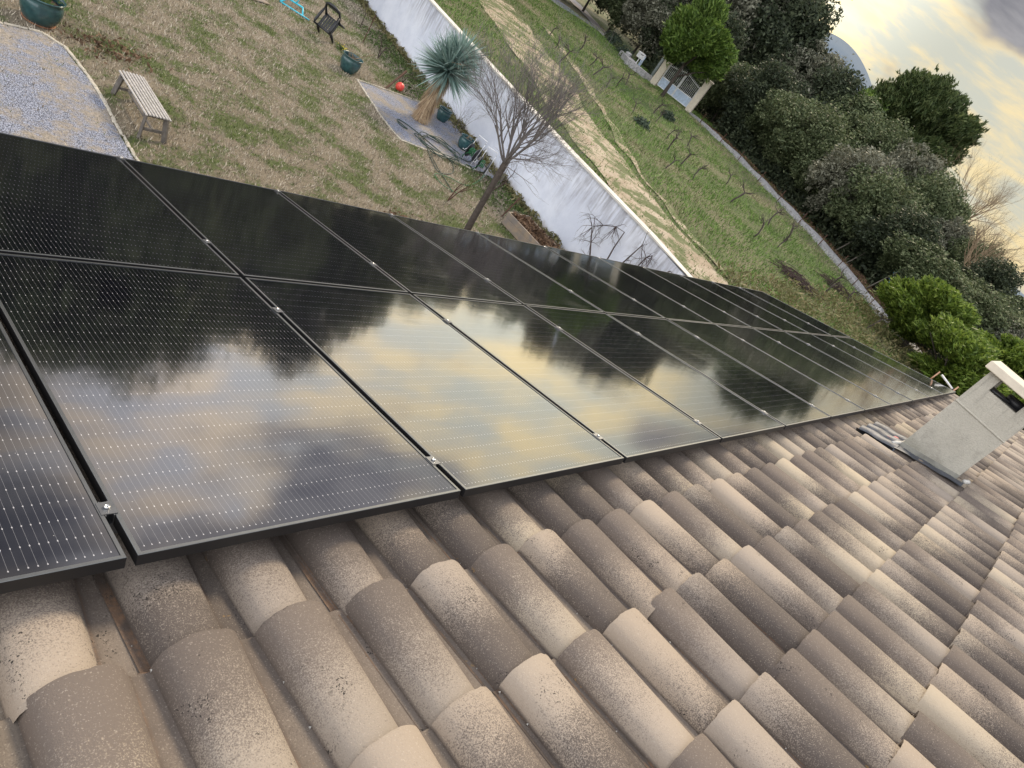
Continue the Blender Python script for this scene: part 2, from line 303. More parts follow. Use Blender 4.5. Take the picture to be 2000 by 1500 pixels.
# ------------------------------------------------------------------ mesh helpers
def tag(o, label=None, cat=None, group=None, kind=None):
    if label: o['label'] = label
    if cat: o['category'] = cat
    if group: o['group'] = group
    if kind: o['kind'] = kind
    return o
class MB:
    def __init__(s): s.v = []; s.f = []; s.mi = []; s.cur = 0
    def add(s, vs, fs):
        b = len(s.v); s.v += [tuple(p) for p in vs]; s.f += [tuple(i + b for i in f) for f in fs]; s.mi += [s.cur] * len(fs); return s
    def box(s, c, size, rot=None, bev=0.):
        hx, hy, hz = (q / 2 for q in size); c = Vector(c)
        if bev:
            bx, by, bz = hx - bev, hy - bev, hz - bev; vs = []
            for sz, X, Y in ((-hz, bx, by), (-bz, hx, hy), (bz, hx, hy), (hz, bx, by)):
                vs += [(-X, -Y, sz), (X, -Y, sz), (X, Y, sz), (-X, Y, sz)]
            fs = [(3, 2, 1, 0), (12, 13, 14, 15)]
            for k in range(3):
                for i in range(4): fs.append((k * 4 + i, k * 4 + (i + 1) % 4, k * 4 + 4 + (i + 1) % 4, k * 4 + 4 + i))
        else:
            vs = [(x, y, z) for z in (-hz, hz) for x, y in ((-hx, -hy), (hx, -hy), (hx, hy), (-hx, hy))]
            fs = [(3, 2, 1, 0), (4, 5, 6, 7), (0, 1, 5, 4), (1, 2, 6, 5), (2, 3, 7, 6), (3, 0, 4, 7)]
        vs = [Vector(p) for p in vs]
        if rot is not None: vs = [rot @ p for p in vs]
        return s.add([p + c for p in vs], fs)
    def tube(s, pts, rad, seg=8, cap=True):
        pts = [Vector(p) for p in pts]; n = len(pts)
        rad = [rad] * n if not hasattr(rad, '__len__') else rad
        vs = []; prev = None
        for i, p in enumerate(pts):
            t = (pts[min(i + 1, n - 1)] - pts[max(i - 1, 0)])
            t = t.normalized() if t.length > 1e-9 else Vector((0, 0, 1))
            if prev is None:
                u = t.orthogonal().normalized()
            else:
                u = prev - t * prev.dot(t); u = u.normalized() if u.length > 1e-6 else t.orthogonal().normalized()
            prev = u; w_ = t.cross(u)
            for k in range(seg):
                a = 2 * math.pi * k / seg; vs.append(p + (u * math.cos(a) + w_ * math.sin(a)) * rad[i])
        fs = [(i * seg + k, i * seg + (k + 1) % seg, (i + 1) * seg + (k + 1) % seg, (i + 1) * seg + k) for i in range(n - 1) for k in range(seg)]
        if cap: fs += [tuple(reversed(range(seg))), tuple((n - 1) * seg + k for k in range(seg))]
        return s.add(vs, fs)
    def lathe(s, prof, c=(0, 0, 0), seg=28, rot=None):
        c = Vector(c); vs = []; n = len(prof)
        for r, z in prof:
            for k in range(seg):
                a = 2 * math.pi * k / seg; p = Vector((r * math.cos(a), r * math.sin(a), z))
                vs.append((rot @ p if rot is not None else p) + c)
        fs = [(i * seg + k, i * seg + (k + 1) % seg, (i + 1) * seg + (k + 1) % seg, (i + 1) * seg + k) for i in range(n - 1) for k in range(seg)]
        if prof[0][0] > 1e-5: fs.append(tuple(reversed(range(seg))))
        if prof[-1][0] > 1e-5: fs.append(tuple((n - 1) * seg + k for k in range(seg)))
        return s.add(vs, fs)
    def prism(s, poly, z0, z1):
        n = len(poly); vs = [(x, y, z0) for x, y in poly] + [(x, y, z1) for x, y in poly]
        return s.add(vs, [tuple(reversed(range(n))), tuple(range(n, 2 * n))] + [(i, (i + 1) % n, n + (i + 1) % n, n + i) for i in range(n)])
    def build(s, name, mat, parent=None, smooth=False, world=True):
        """vertices are in world coordinates unless world=False; they are stored relative to the top-level thing"""
        if parent is not None and world:
            r = parent
            while r.parent: r = r.parent
            o = r.location; s.v = [(x - o.x, y - o.y, z - o.z) for x, y, z in s.v]
        me = bpy.data.meshes.new(name); me.from_pydata(s.v, [], s.f)
        for mm in (mat if isinstance(mat, (list, tuple)) else [mat]): me.materials.append(mm)
        if isinstance(mat, (list, tuple)): me.polygons.foreach_set('material_index', s.mi)
        if smooth: me.polygons.foreach_set('use_smooth', [True] * len(me.polygons))
        me.update(); o = bpy.data.objects.new(name, me); col.objects.link(o)
        if parent is not None: o.parent = parent
        return o
def npmesh(name, V, F, mat, parent=None, rnd=None, smooth=False):
    """V (n,3) F (m,k) numpy"""
    me = bpy.data.meshes.new(name); n, k = F.shape
    me.vertices.add(len(V)); me.vertices.foreach_set('co', V.astype(np.float32).ravel())
    me.loops.add(n * k); me.loops.foreach_set('vertex_index', F.astype(np.int32).ravel())
    me.polygons.add(n); me.polygons.foreach_set('loop_start', np.arange(0, n * k, k, dtype=np.int32))
    me.update(calc_edges=True)
    if rnd is not None:
        a = me.attributes.new('rnd', 'FLOAT_COLOR', 'POINT'); a.data.foreach_set('color', rnd.astype(np.float32).ravel())
    if smooth: me.polygons.foreach_set('use_smooth', [True] * n)
    me.materials.append(mat)
    o = bpy.data.objects.new(name, me); col.objects.link(o)
    if parent is not None: o.parent = parent
    return o
def empty(name, loc=(0, 0, 0), rot=(0, 0, 0), **k):
    o = bpy.data.objects.new(name, None); col.objects.link(o); o.location = loc; o.rotation_euler = rot; o.empty_display_size = .2
    return tag(o, **k)
KIDS = {}
def copy_tree(o, parent=None):
    c = o.copy(); col.objects.link(c); c.parent = parent
    for ch in [q for q in list(bpy.data.objects) if q.parent == o] if o.name not in KIDS else KIDS[o.name]: copy_tree(ch, c)
    return c
def remember(o):
    ks = [q for q in bpy.data.objects if q.parent == o]; KIDS[o.name] = ks
    for q in ks: remember(q)
ORD = ['nearest', 'second', 'third', 'fourth', 'fifth', 'sixth', 'seventh', 'eighth', 'ninth', 'tenth', 'eleventh', 'twelfth', 'thirteenth',
       'fourteenth', 'fifteenth', 'sixteenth', 'seventeenth', 'eighteenth', 'nineteenth', 'twentieth', 'twenty-first', 'twenty-second', 'twenty-third', 'twenty-fourth', 'twenty-fifth', 'twenty-sixth', 'twenty-seventh', 'twenty-eighth', 'twenty-ninth', 'thirtieth']
# ------------------------------------------------------------------ frame of the roof plane
TH = R(15.0); OZ = 4.19867
PW, PL = 1.154, 1.8731          # pitch of the solar modules
ct, st_ = math.cos(TH), math.sin(TH)
def RP(x, y, z=0.): return (x, y * ct + z * st_, OZ - y * st_ + z * ct)

# ------------------------------------------------------------------ terrain
rng = np.random.default_rng(7)
def zf(x): return 1.9 + .015 * (min(x, 60.) - 14.7) + .05 * min(max(0., x - 32.), 9.)
WALL = [(13.2, -12.), (13.9, -2.), (14.42, 5.5), (14.78, 11.), (15.3, 15.5), (16.0, 20.7), (16.9, 27.), (18.6, 36.), (21., 48.)]
def wallx(y):
    for (x0, y0), (x1, y1) in zip(WALL, WALL[1:]):
        if y <= y1: return x0 + (x1 - x0) * (y - y0) / (y1 - y0)
    return WALL[-1][0]
g = MB(); NX = 8
ys = [-60, -30] + list(range(-12, 49, 2)) + [60, 90, 160]
for i, y in enumerate(ys):
    xr = (wallx(max(-12, min(48, y)))) + .1
    for k in range(NX + 1): g.v.append((-90 + (xr + 90) * k / NX, y, 0.))
for i in range(len(ys) - 1):
    for k in range(NX): g.f.append((i * (NX + 1) + k, i * (NX + 1) + k + 1, (i + 1) * (NX + 1) + k + 1, (i + 1) * (NX + 1) + k)); g.mi.append(0)
tag(g.build('garden_ground', M['turf']), kind='structure')
g = MB()
xs = [0, .6, 1.2, 2, 3, 4, 5, 6, 7.5, 9, 11, 13, 15, 17.3, 19, 21, 23, 25, 26.3, 28, 31, 35, 40, 46, 60, 90, 150, 300, 900, 2500]
ys = [-2500, -600, -150, -60, -30, -12] + list(range(-10, 49, 1)) + [52, 58, 66, 80, 100, 150, 300, 800, 2500]
for y in ys:
    x0 = wallx(max(-12, min(48, y))) + .13
    for k, xx in enumerate(xs):
        X = x0 + xx; bump_ = 0 if xx < 1 or xx > 60 else .05 * math.sin(X * 1.3 + y * .7) * math.sin(y * 1.1 - X * .4)
        g.v.append((X, y, zf(X) + bump_))
n = len(xs)
for i in range(len(ys) - 1):
    for k in range(n - 1): g.f.append((i * n + k, i * n + k + 1, (i + 1) * n + k + 1, (i + 1) * n + k)); g.mi.append(0)
tag(g.build('field', M['field'], smooth=True), kind='structure')
def zt(X, y):
    xx = X - wallx(max(-12, min(48, y))) - .13
    return zf(X) + (0 if xx < 1 or xx > 60 else .05 * math.sin(X * 1.3 + y * .7) * math.sin(y * 1.1 - X * .4))
def strip(name, left, right, mat, lift, nseg=60, ncr=6, wob=.25, seed=1):
    rr = random.Random(seed); ph = [rr.uniform(0, 6.28) for _ in range(6)]
    def at(poly, t):
        L = [0.]
        for a, b in zip(poly, poly[1:]): L.append(L[-1] + math.dist(a, b))
        s_ = t * L[-1]
        for i in range(len(poly) - 1):
            if s_ <= L[i + 1] or i == len(poly) - 2:
                q = (s_ - L[i]) / (L[i + 1] - L[i]); return (poly[i][0] + (poly[i + 1][0] - poly[i][0]) * q, poly[i][1] + (poly[i + 1][1] - poly[i][1]) * q)
    g = MB()
    for i in range(nseg + 1):
        t = i / nseg; a = at(left, t); b = at(right, t)
        wa = wob * (math.sin(t * 37 + ph[0]) + .6 * math.sin(t * 83 + ph[1])) * .5; wb = wob * (math.sin(t * 31 + ph[2]) + .6 * math.sin(t * 71 + ph[3])) * .5
        for k in range(ncr + 1):
            q = k / ncr; q2 = q
            x = a[0] + (b[0] - a[0]) * q2; y = a[1] + (b[1] - a[1]) * q2
            if k == 0 or k == ncr: x += (wa if k == 0 else wb)
            g.v.append((x, y, zt(x, y) + lift))
    for i in range(nseg):
        for k in range(ncr): a = i * (ncr + 1) + k; g.f.append((a, a + 1, a + ncr + 2, a + ncr + 1)); g.mi.append(0)
    return tag(g.build(name, mat, smooth=True), kind='structure')
tl = [(24.5, 30.), (21.9, 24.7), (19.4, 19.2), (17.7, 15.6), (16.2, 12.0), (15.4, 9.2), (15.0, 6.9), (14.7, 2.), (14.5, -6)]
tr = [(28.0, 30.), (25.2, 24.), (22.4, 18.6), (20.3, 15.0), (19.0, 12.0), (17.9, 9.2), (17.0, 6.6), (16.6, 2.), (16.3, -6)]
strip('dirt_track', tl, tr, M['dirt'], .03, 160, 10, .22)
strip('worn_strip', [(30.3, 30.), (26.6, 23.), (23.6, 18.2), (21.4, 15.2), (19.2, 11.4), (17.9, 8.0), (17.0, 5.), (16.9, -2)],
      [(30.9, 30.), (27.1, 23.), (24.2, 18.2), (21.9, 15.2), (19.55, 11.4), (18.2, 8.0), (17.25, 5.), (17.1, -2)], M['dirt'], .034, 120, 3, .22, 5)
strip('asphalt_road', [(34.5, 46.), (37.3, 40.6), (41.0, 38.6), (44.8, 38.2)], [(37.5, 48.), (41.2, 42.4), (43.4, 41.2), (46.0, 40.6)], M['road'], .04, 30, 6, .1, 3)
strip('pale_road', [(54., 75.), (50.6, 50.), (46.0, 41.0), (43.8, 37.2)], [(57., 75.), (53.2, 50.), (48.4, 41.5), (45.6, 37.4)], M['road2'], .05, 30, 6, .1, 4)

def grass(name, n, xr, yr, h, wd, mat, zfun, keep, seed, label, cat, lean=.6):
    g = np.random.default_rng(seed)
    x = g.uniform(*xr, n); y = g.uniform(*yr, n); k = keep(x, y); x = x[k]; y = y[k]; n = len(x)
    z = zfun(x, y); H = h * g.uniform(.4, 1.3, n); a = g.uniform(0, 6.283, n); b = g.uniform(0, 6.283, n); L = lean * H * g.uniform(.2, 1.6, n)
    W = wd * g.uniform(.5, 1.3, n); c, s = np.cos(a) * W / 2, np.sin(a) * W / 2
    V = np.empty((n, 3, 3)); V[:, 0] = np.stack([x - c, y - s, z - .01], 1); V[:, 1] = np.stack([x + c, y + s, z - .01], 1)
    V[:, 2] = np.stack([x + np.cos(b) * L, y + np.sin(b) * L, z + H], 1)
    F = np.arange(n * 3).reshape(n, 3); rnd = np.repeat(np.c_[g.random((n, 3)), np.ones(n)], 3, 0)
    return tag(npmesh(name, V.reshape(-1, 3), F, mat, rnd=rnd), label, cat, kind='stuff')
def poly_in(P):
    P = np.array(P)
    def f(x, y):
        r = np.zeros(len(x), bool); j = len(P) - 1
        for i in range(len(P)):
            c = ((P[i, 1] > y) != (P[j, 1] > y)) & (x < (P[j, 0] - P[i, 0]) * (y - P[i, 1]) / (P[j, 1] - P[i, 1] + 1e-12) + P[i, 0]); r ^= c; j = i
        return r
    return f
GRA = [(-6, 8.2), (-6, 12.4), (1.6, 12.5), (2.6, 12.72), (3.12, 12.85), (3.40, 12.55), (3.55, 11.7), (3.62, 10.9), (3.60, 10.3), (3.64, 9.4), (3.7, 8.2)]
GRB = [(11.30, 13.22), (11.30, 13.9), (11.42, 15.0), (11.56, 16.3), (12.36, 16.38), (14.25, 16.48), (15.0, 16.5), (14.9, 14.5), (14.6, 12.4), (13.6, 12.8), (12.7, 13.1), (11.9, 13.15)]
inA, inB = poly_in(GRA), poly_in(GRB)
wx = np.vectorize(wallx)
grass('dry_grass', 170000, (1., 16.5), (7., 27.), .062, .019, M['blades'], lambda x, y: 0 * x,
      lambda x, y: ~(inB(x, y) | (inA(x, y) & (np.random.default_rng(1).random(len(x)) < .88))) & (x < wx(y) - .02) & (np.abs(np.arctan2(x + .66, y + .93) - .75) < .6), 3,
      'short straw-coloured winter grass with green patches covering the garden', 'grass')
def keepf(x, y):
    lx = np.interp(y, [-6, 2, 6.9, 9.2, 12, 15.6, 19.2, 24.7, 30], [14.5, 14.7, 15.0, 15.4, 16.2, 17.7, 19.4, 21.9, 24.5])
    rx = np.interp(y, [-6, 2, 6.6, 9.2, 12, 15, 18.6, 24, 30], [16.3, 16.6, 17, 17.9, 19, 20.3, 22.4, 25.2, 28])
    g_ = np.random.default_rng(5).random(len(x)); jj = np.random.default_rng(6).normal(size=len(x)) * .28; on = (x > lx + jj + .1) & (x < rx + jj - .1)
    return (x > wx(y) + .3) & (~on | (g_ < np.where(np.sin(x * 2.1) * np.sin(y * 1.3) + .4 * np.sin(y * 5 + x * 3) > .2, .55, .10)))
def zfv(x, y):
    X = x; xx = X - wx(np.clip(y, -12, 48)) - .13
    return 1.9 + .015 * (np.minimum(X, 60) - 14.7) + .05 * np.clip(X - 32, 0, 9) + np.where((xx < 1) | (xx > 60), 0, .05 * np.sin(X * 1.3 + y * .7) * np.sin(y * 1.1 - X * .4))
grass('field_grass', 200000, (15., 46.), (-1., 40.), .11, .035, M['fblades'], zfv, keepf, 4, 'green and straw field grass between the white wall and the wood', 'grass')

# gravel beds with pale stone edging
g = MB(); g.add([(x, y, .012) for x, y in GRA], [tuple(range(len(GRA)))]); tag(g.build('gravel_terrace', M['gravel']), kind='structure')
g = MB(); g.add([(x, y, .012) for x, y in GRB], [tuple(range(len(GRB)))]); tag(g.build('gravel_bed', M['gravel']), kind='structure')
def edging(pts, name, label, w_=.06, h=.032, seed=2, cat='edging'):
    rr = random.Random(seed); P = [Vector((*p, 0)) for p in pts]; g = MB()
    for a, b in zip(P, P[1:]):
        L = (b - a).length; n = max(1, int(L / .16)); 
        for i in range(n):
            q = a.lerp(b, (i + .5) / n)
            ang = math.atan2(b.y - a.y, b.x - a.x) + rr.uniform(-.12, .12)
            g.box((q.x + rr.uniform(-.008, .008), q.y, h / 2 - .005), (L / n * .99, w_ * rr.uniform(.8, 1.15), h * rr.uniform(.8, 1.15)), Matrix.Rotation(ang, 3, 'Z'), .012)
    return tag(g.build(name, M['stone'], smooth=False), label, cat)
edging([(1.6, 12.55), (2.6, 12.77), (3.14, 12.9), (3.46, 12.55), (3.6, 11.7), (3.66, 10.9), (3.64, 10.3), (3.7, 9.3), (3.75, 8.3)], 'stone_edging', 'pale curved stone edging around the large gravel terrace beside the bench')
edging([(11.58, 16.35), (11.42, 15.3), (11.28, 14.3), (11.24, 13.6), (11.28, 13.18), (11.9, 13.08), (12.7, 13.05), (13.6, 12.72)], 'stone_edging', 'pale stone edging of the small gravel bed below the yucca', seed=5)
edging([(11.58, 16.38), (12.36, 16.45), (14.2, 16.52)], 'stone_edging', 'low worn stone edging on the far side of the gravel bed near the red ball', .05, .035, 7)

# ------------------------------------------------------------------ the house
house = empty('house', (5., -5., 0.), label='tiled house roof the photograph is taken from, with solar panels on it', cat='house')
X0, X1 = -3.2, 13.02
TPX, TPY = .2715, .4455
def tile_mesh():
    rr = random.Random(11)
    Wb = .106
    prof = []
    for s in np.linspace(-1, 1, 15):
        zb = .070 * max(0., 1 - abs(s) ** 2.1) ** .58
        prof.append((s * Wb, zb, 0.))
    prof = [(-.136, -.013, .9), (-.111, -.018, 1.)] + prof + [(.110, -.006, .8), (.120, -.010, .5), (.135, -.013, .45), (.152, -.013, .45), (.168, -.014, .7)]
    pa = np.array(prof); npf = len(pa)
    vs_ = [0., .03, .25, .5, .75, 1.06]
    V = []; F = []; A = []; D = []
    nx = int((X1 - X0) / TPX) + 1
    y_first = -.200
    for j in range(-13, 11):                      # j>0: down towards the eave
        for i in range(nx):
            xc = -.163 + TPX * (i + math.floor((X0 + .163) / TPX) + 1)
            if xc > X1 - .1: continue
            yl = y_first + TPY * j                # lower (exposed) end
            if yl > 3.75 or yl < -5.6: continue
            jx = rr.uniform(-.008, .008); jz = rr.uniform(-.002, .003); yaw = rr.uniform(-.010, .010); jy = rr.uniform(-.006, .006)
            r1, r2, r3 = rr.random(), rr.random(), rr.random(); b = len(V)
            sub = 1
            for iv, v in enumerate(vs_):
                yy = yl + jy - v * TPY; lift = .017 * (1 - v) + .001; sc_ = 1.0 - .11 * v
                drop = -.0035 if iv == 0 else 0.
                cx_ = rr.randrange(3, npf - 4) if (iv == 0 and rr.random() < .16) else -9
                for k in range(npf):
                    s, z, dd = pa[k]; cy_ = (rr.uniform(-.0018, .0018) - (.0055 if k == cx_ else .003 if abs(k - cx_) == 1 else 0)) if iv == 0 else 0.
                    ss_ = -Wb + (s + Wb) * (1 - .16 * v) if -Wb <= s <= Wb else (s if s < 0 else s - .32 * Wb * v * max(0., 1 - (s - Wb) / .055))
                    V.append((xc + jx + ss_ + yaw * (v - .5), yy + cy_, -.18 + z * sc_ + lift + jz + drop)); A += [r1, r2, r3, v]; D.append(dd)
            nv = len(vs_)
            for iv in range(nv - 1):
                for k in range(npf - 1):
                    a = b + iv * npf + k; F.append((a, a + 1, a + npf + 1, a + npf))
            # lower end face (tile thickness)
            e = len(V)
            for k in range(npf):
                s, z, dd = pa[k]; V.append((xc + jx + s * .97 - yaw * .5, yl + jy - .004, -.18 + z * .9 + .001 - .004)); A += [r1, r2, r3, 0.]; D.append(.6)
            for k in range(npf - 1): F.append((e + k, e + k + 1, b + k + 1, b + k))
    me = bpy.data.meshes.new('roof_tiles'); me.from_pydata(V, [], F)
    a = me.attributes.new('tile', 'FLOAT_COLOR', 'POINT'); a.data.foreach_set('color', np.array(A, np.float32))
    a = me.attributes.new('dirt', 'FLOAT', 'POINT'); a.data.foreach_set('value', np.array(D, np.float32))
    me.polygons.foreach_set('use_smooth', [True] * len(me.polygons)); me.materials.append(M['tile'])
    try: me.set_sharp_from_angle(angle=R(50))
    except Exception: pass
    me.update(); return me
tm = tile_mesh()
roof = bpy.data.objects.new('roof', tm); col.objects.link(roof); roof.parent = house
hl = house.location
roof.location = (-hl.x, -hl.y, OZ); roof.rotation_euler = (-TH, 0, 0)
RY, RZ = RP(0, -5.75, -.15)[1:]
roof2 = bpy.data.objects.new('roof', tm); col.objects.link(roof2); roof2.parent = house
roof2.location = (X0 + X1 - hl.x, 2 * RY - hl.y, OZ); roof2.rotation_euler = (-TH, 0, R(180)); roof2.rotation_mode = 'XYZ'
# ridge tiles, verge tiles
g = MB()
k = X0
rr = random.Random(4)
while k < X1:
    g.tube([(k, RY, RZ - .05), (k + .40, RY, RZ - .065)], [.125, .108], 14, True); k += .36
rd = g.build('ridge_tiles', M['terracotta'], roof if False else house, True)
g = MB()
y = 3.75
while y > -5.7:
    g.tube([RP(X1 + .02, y, -.145), RP(X1 + .02, y - .46, -.165)], [.078, .070], 12, True); y -= TPY
me_v = g.build('verge_tiles', M['tile'], house, True)
a = me_v.data.attributes.new('tile', 'FLOAT_COLOR', 'POINT'); nv = len(me_v.data.vertices); rr_ = np.random.default_rng(3)
A = np.repeat(rr_.random((nv // 24 + 1, 4)), 24, 0)[:nv]; a.data.foreach_set('color', A.astype(np.float32).ravel())
a = me_v.data.attributes.new('dirt', 'FLOAT', 'POINT')
g = MB(); yb = 2 * RY - 3.3
for (a_, b_) in (((X0 + .3, 3.75), (X1 - .12, 3.75)), ((X1 - .12, 3.75), (X1 - .12, yb)), ((X1 - .12, yb), (X0 + .3, yb)), ((X0 + .3, yb), (X0 + .3, 3.75))): pass
pts = [(3.3, 0), (3.3, RP(0, 3.45, -.30)[2]), (RY, RZ - .22), (yb, RP(0, 3.45, -.30)[2]), (yb, 0)]
n = len(pts); vs = [(X0 + .3, y, z) for y, z in pts] + [(X1 - .12, y, z) for y, z in pts]
g.add(vs, [tuple(range(n)), tuple(reversed(range(n, 2 * n)))] + [(i, i + n, (i + 1) % n + n, (i + 1) % n) for i in range(n)])
g.build('wall', M['wallpaint'], house)
g = MB(); g.tube([(X0, 3.60, 2.90), (X1, 3.60, 2.90)], .05, 10); g.build('gutter', M['galv'], house, True)
# chimney
def chim():
    x0, x1, y0, y1 = 6.77, 7.30, -.975, -.455; zb, zt_ = 4.0, 5.225
    oy0, oy1, oz0 = -.845, -.565, 5.095
    g = MB()
    t = .07
    # lower body
    g.box(((x0 + x1) / 2, (y0 + y1) / 2, (zb + oz0) / 2), (x1 - x0, y1 - y0, oz0 - zb))
    # four corner posts round the smoke openings
    for (xa, xb) in ((x0, x0 + .09), (x1 - .09, x1)):
        for (ya, yb_) in ((y0, oy0), (oy1, y1)):
            g.box(((xa + xb) / 2, (ya + yb_) / 2, (oz0 + zt_) / 2), (xb - xa, yb_ - ya, zt_ - oz0))
    c = g.build('chimney', M['chim'], house)
    # thin rendered bands (joints)
    g = MB()
    g.box((x0 - .002, (y0 + y1) / 2, 4.855), (.012, y1 - y0 + .01, .016), None, .004)
    g.build('joint_band', M['chim'], c); g = MB()
    ya, yb3 = y0 - .006, y1 + .006; xa, xb = x0 - .007, x1 + .007
    g.add([(xa, ya, 4.1), (xb, ya, 4.1), (xb, yb3, 4.1), (xa, yb3, 4.1), (xa, ya, 4.395), (xb, ya, 4.395), (xb, yb3, 4.255), (xa, yb3, 4.255)], [(3, 2, 1, 0), (4, 5, 6, 7), (0, 1, 5, 4), (1, 2, 6, 5), (2, 3, 7, 6), (3, 0, 4, 7)])
    g.build('plinth_band', M['plinth'], c)
    g = MB(); g.box(((x0 + x1) / 2, (y0 + y1) / 2, 5.265), (x1 - x0 + .12, y1 - y0 + .12, .075), None, .006)
    g.build('cap', M['cream'], c)
    g = MB(); g.box(((x0 + x1) / 2, (y0 + y1) / 2, 5.10), (x1 - x0 - .17, y1 - y0 - .10, .012)); g.build('smoke_ledge', M['soot'], c)
    g = MB(); g.lathe([(.085, 0), (.10, 0), (.10, .07), (.088, .07), (.085, .02)], (x0 + .22, -.79, 5.10), 24); g.build('flue_pipe', M['black'], c, True)
    g = MB(); g.tube([(x0 + .03, -.58, 5.11), (x0 + .05, -.66, 5.115), (x0 + .10, -.74, 5.12)], .012, 8); g.build('cable', M['black'], c, True)
    # dark soldered sheet at the foot
    g = MB()
    def sheet(poly, z0, z1, amp, nx_=20):
        (xa, ya), (xb, yb2) = poly
        nu, nv2 = nx_, 10; b = len(g.v)
        for i in range(nu + 1):
            for j in range(nv2 + 1):
                X = xa + (xb - xa) * i / nu; Y = ya + (yb2 - ya) * j / nv2
                ph = (X + .163) / TPX; ph -= round(ph); z = amp * max(0., 1 - (abs(ph * TPX) / .112) ** 2.2) ** .7
                g.v.append(RP(X, Y, z0 + z + .004 * math.sin(X * 23 + Y * 31)))
        for i in range(nu):
            for j in range(nv2): a = b + i * (nv2 + 1) + j; g.f.append((a, a + 1, a + nv2 + 2, a + nv2 + 1)); g.mi.append(0)
    sheet(((6.38, -.46), (7.28, -.10)), -.158, 0, .076, 60)
    sheet(((6.54, -1.06), (6.78, -.44)), -.108, 0, .014)
    g.build('flashing', M['lead'], c, True)
    g = MB(); g.tube([RP(6.60, -.40, -.085), RP(6.70, -.42, -.08), RP(6.80, -.44, -.08), RP(7.0, -.445, -.08)], [.014, .018, .013, .01], 8)
    g.build('mortar_bead', M['mortar'], c, True); g = MB(); g.tube([RP(6.72, -1.05, -.085), RP(6.78, -1.08, -.08)], .02, 8)
    g.build('mortar_bead', M['mortar'], c, True)
    g = MB(); g.box(RP(6.93, -.34, -.098), (.20, .035, .006), Matrix.Rotation(-TH, 3, 'X') @ Matrix.Rotation(R(-12), 3, 'Z')); g.build('sealing_strip', M['pinktape'], c)
chim()

# grit washed into the tile channels
q = np.random.default_rng(8); nG = 900; ic = q.integers(0, 26, nG); xg = -.163 + TPX * ic - .112 + q.normal(size=nG) * .006; yg = -4.2 + 4.1 * q.random(nG); clu = (np.sin(yg * 9 + ic * 2.1) + q.random(nG)) > .35; xg, yg = xg[clu], yg[clu]; nG = len(xg)
rad = q.uniform(.0016, .0050, nG); tv = np.array([(1, 0, -.5), (-.5, .87, -.5), (-.5, -.87, -.5), (0, 0, .9)]); tfc = np.array([(0, 2, 1), (0, 1, 3), (1, 2, 3), (2, 0, 3)])
vy = ((-.202 + 5 * TPY - yg) / TPY) % 1.0
Pl = np.stack([xg, yg, -.18 - .012 + .017 * (1 - vy) + .003 + 0 * xg], 1); Wp = np.stack([Pl[:, 0], Pl[:, 1] * ct + Pl[:, 2] * st_, OZ - Pl[:, 1] * st_ + Pl[:, 2] * ct], 1)
Vg = (Wp[:, None, :] + tv[None] * rad[:, None, None] * q.uniform(.7, 1.3, (nG, 4, 1))).reshape(-1, 3); Fg = (np.arange(nG)[:, None, None] * 4 + tfc[None]).reshape(-1, 3)
tag(npmesh('grit', Vg, Fg, M['mortar']), 'fine grit caught in the grooves between the near roof tiles', 'grit', kind='stuff')

# white conduit with copper stubs at the verge
t = empty('roof_conduit', RP(13.15, .35, -.15), label='white pipe with copper stubs at the far end of the roof beyond the panels', cat='pipe')
g = MB(); g.tube([(13.16, .40, 4.19), (13.19, .12, 4.13)], .018, 10); g.build('white_pipe', M['whitem'], t, True)
for q in ((13.14, .47, 3.93, 4.21), (13.19, .10, 3.95, 4.22)):
    g = MB(); g.tube([(q[0], q[1], q[2]), (q[0] + .01, q[1] - .02, q[3])], .013, 8); g.build('copper_stub', M['copper'], t, True)

# ------------------------------------------------------------------ solar panels
def make_panel():
    r = empty('solar_panel', RP(0, 0), (-TH, 0, 0))
    W, L, T_, lip = PW - .026, PL - .020, .035, .0105
    g = MB()
    ins = .004
    # outer frame: bevelled C section, mitred corners
    o = [(0, 0), (W, 0), (W, L), (0, L)]
    def ring(d): return [(d, d), (W - d, d), (W - d, L - d), (d, L - d)]
    lev = [(0, -T_), (0, -.0012), (.0012, 0), (lip, 0), (lip, -.0030)]
    vs = []
    for d_, z in lev: vs += [(x, y, z) for x, y in ring(d_)]
    fs = []
    for k in range(len(lev) - 1):
        for i in range(4): fs.append((k * 4 + i, k * 4 + (i + 1) % 4, k * 4 + 4 + (i + 1) % 4, k * 4 + 4 + i))
    vs += [(x, y, -T_) for x, y in ring(.03)]; b = len(lev) * 4
    for i in range(4): fs.append((b + i, b + (i + 1) % 4, (i + 1) % 4, i))
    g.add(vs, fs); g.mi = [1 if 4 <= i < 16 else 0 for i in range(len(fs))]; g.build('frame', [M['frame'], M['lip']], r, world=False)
    g = MB(); x0, y0, x1, y1 = lip - .002, lip - .002, W - lip + .002, L - lip + .002
    g.add([(x0, y0, -.0028), (x1, y0, -.0028), (x1, y1, -.0028), (x0, y1, -.0028), (x0, y0, -.008), (x1, y0, -.008), (x1, y1, -.008), (x0, y1, -.008)], [(0, 1, 2, 3), (7, 6, 5, 4)])
    g.build('glass', M['glass'], r, world=False)
    return r
pp = make_panel(); remember(pp)
pr_ = random.Random(9)
def ordl(i): return ['first', 'second', 'third', 'fourth', 'fifth', 'sixth', 'seventh', 'eighth', 'ninth', 'tenth', 'eleventh', 'twelfth'][i]
first = True
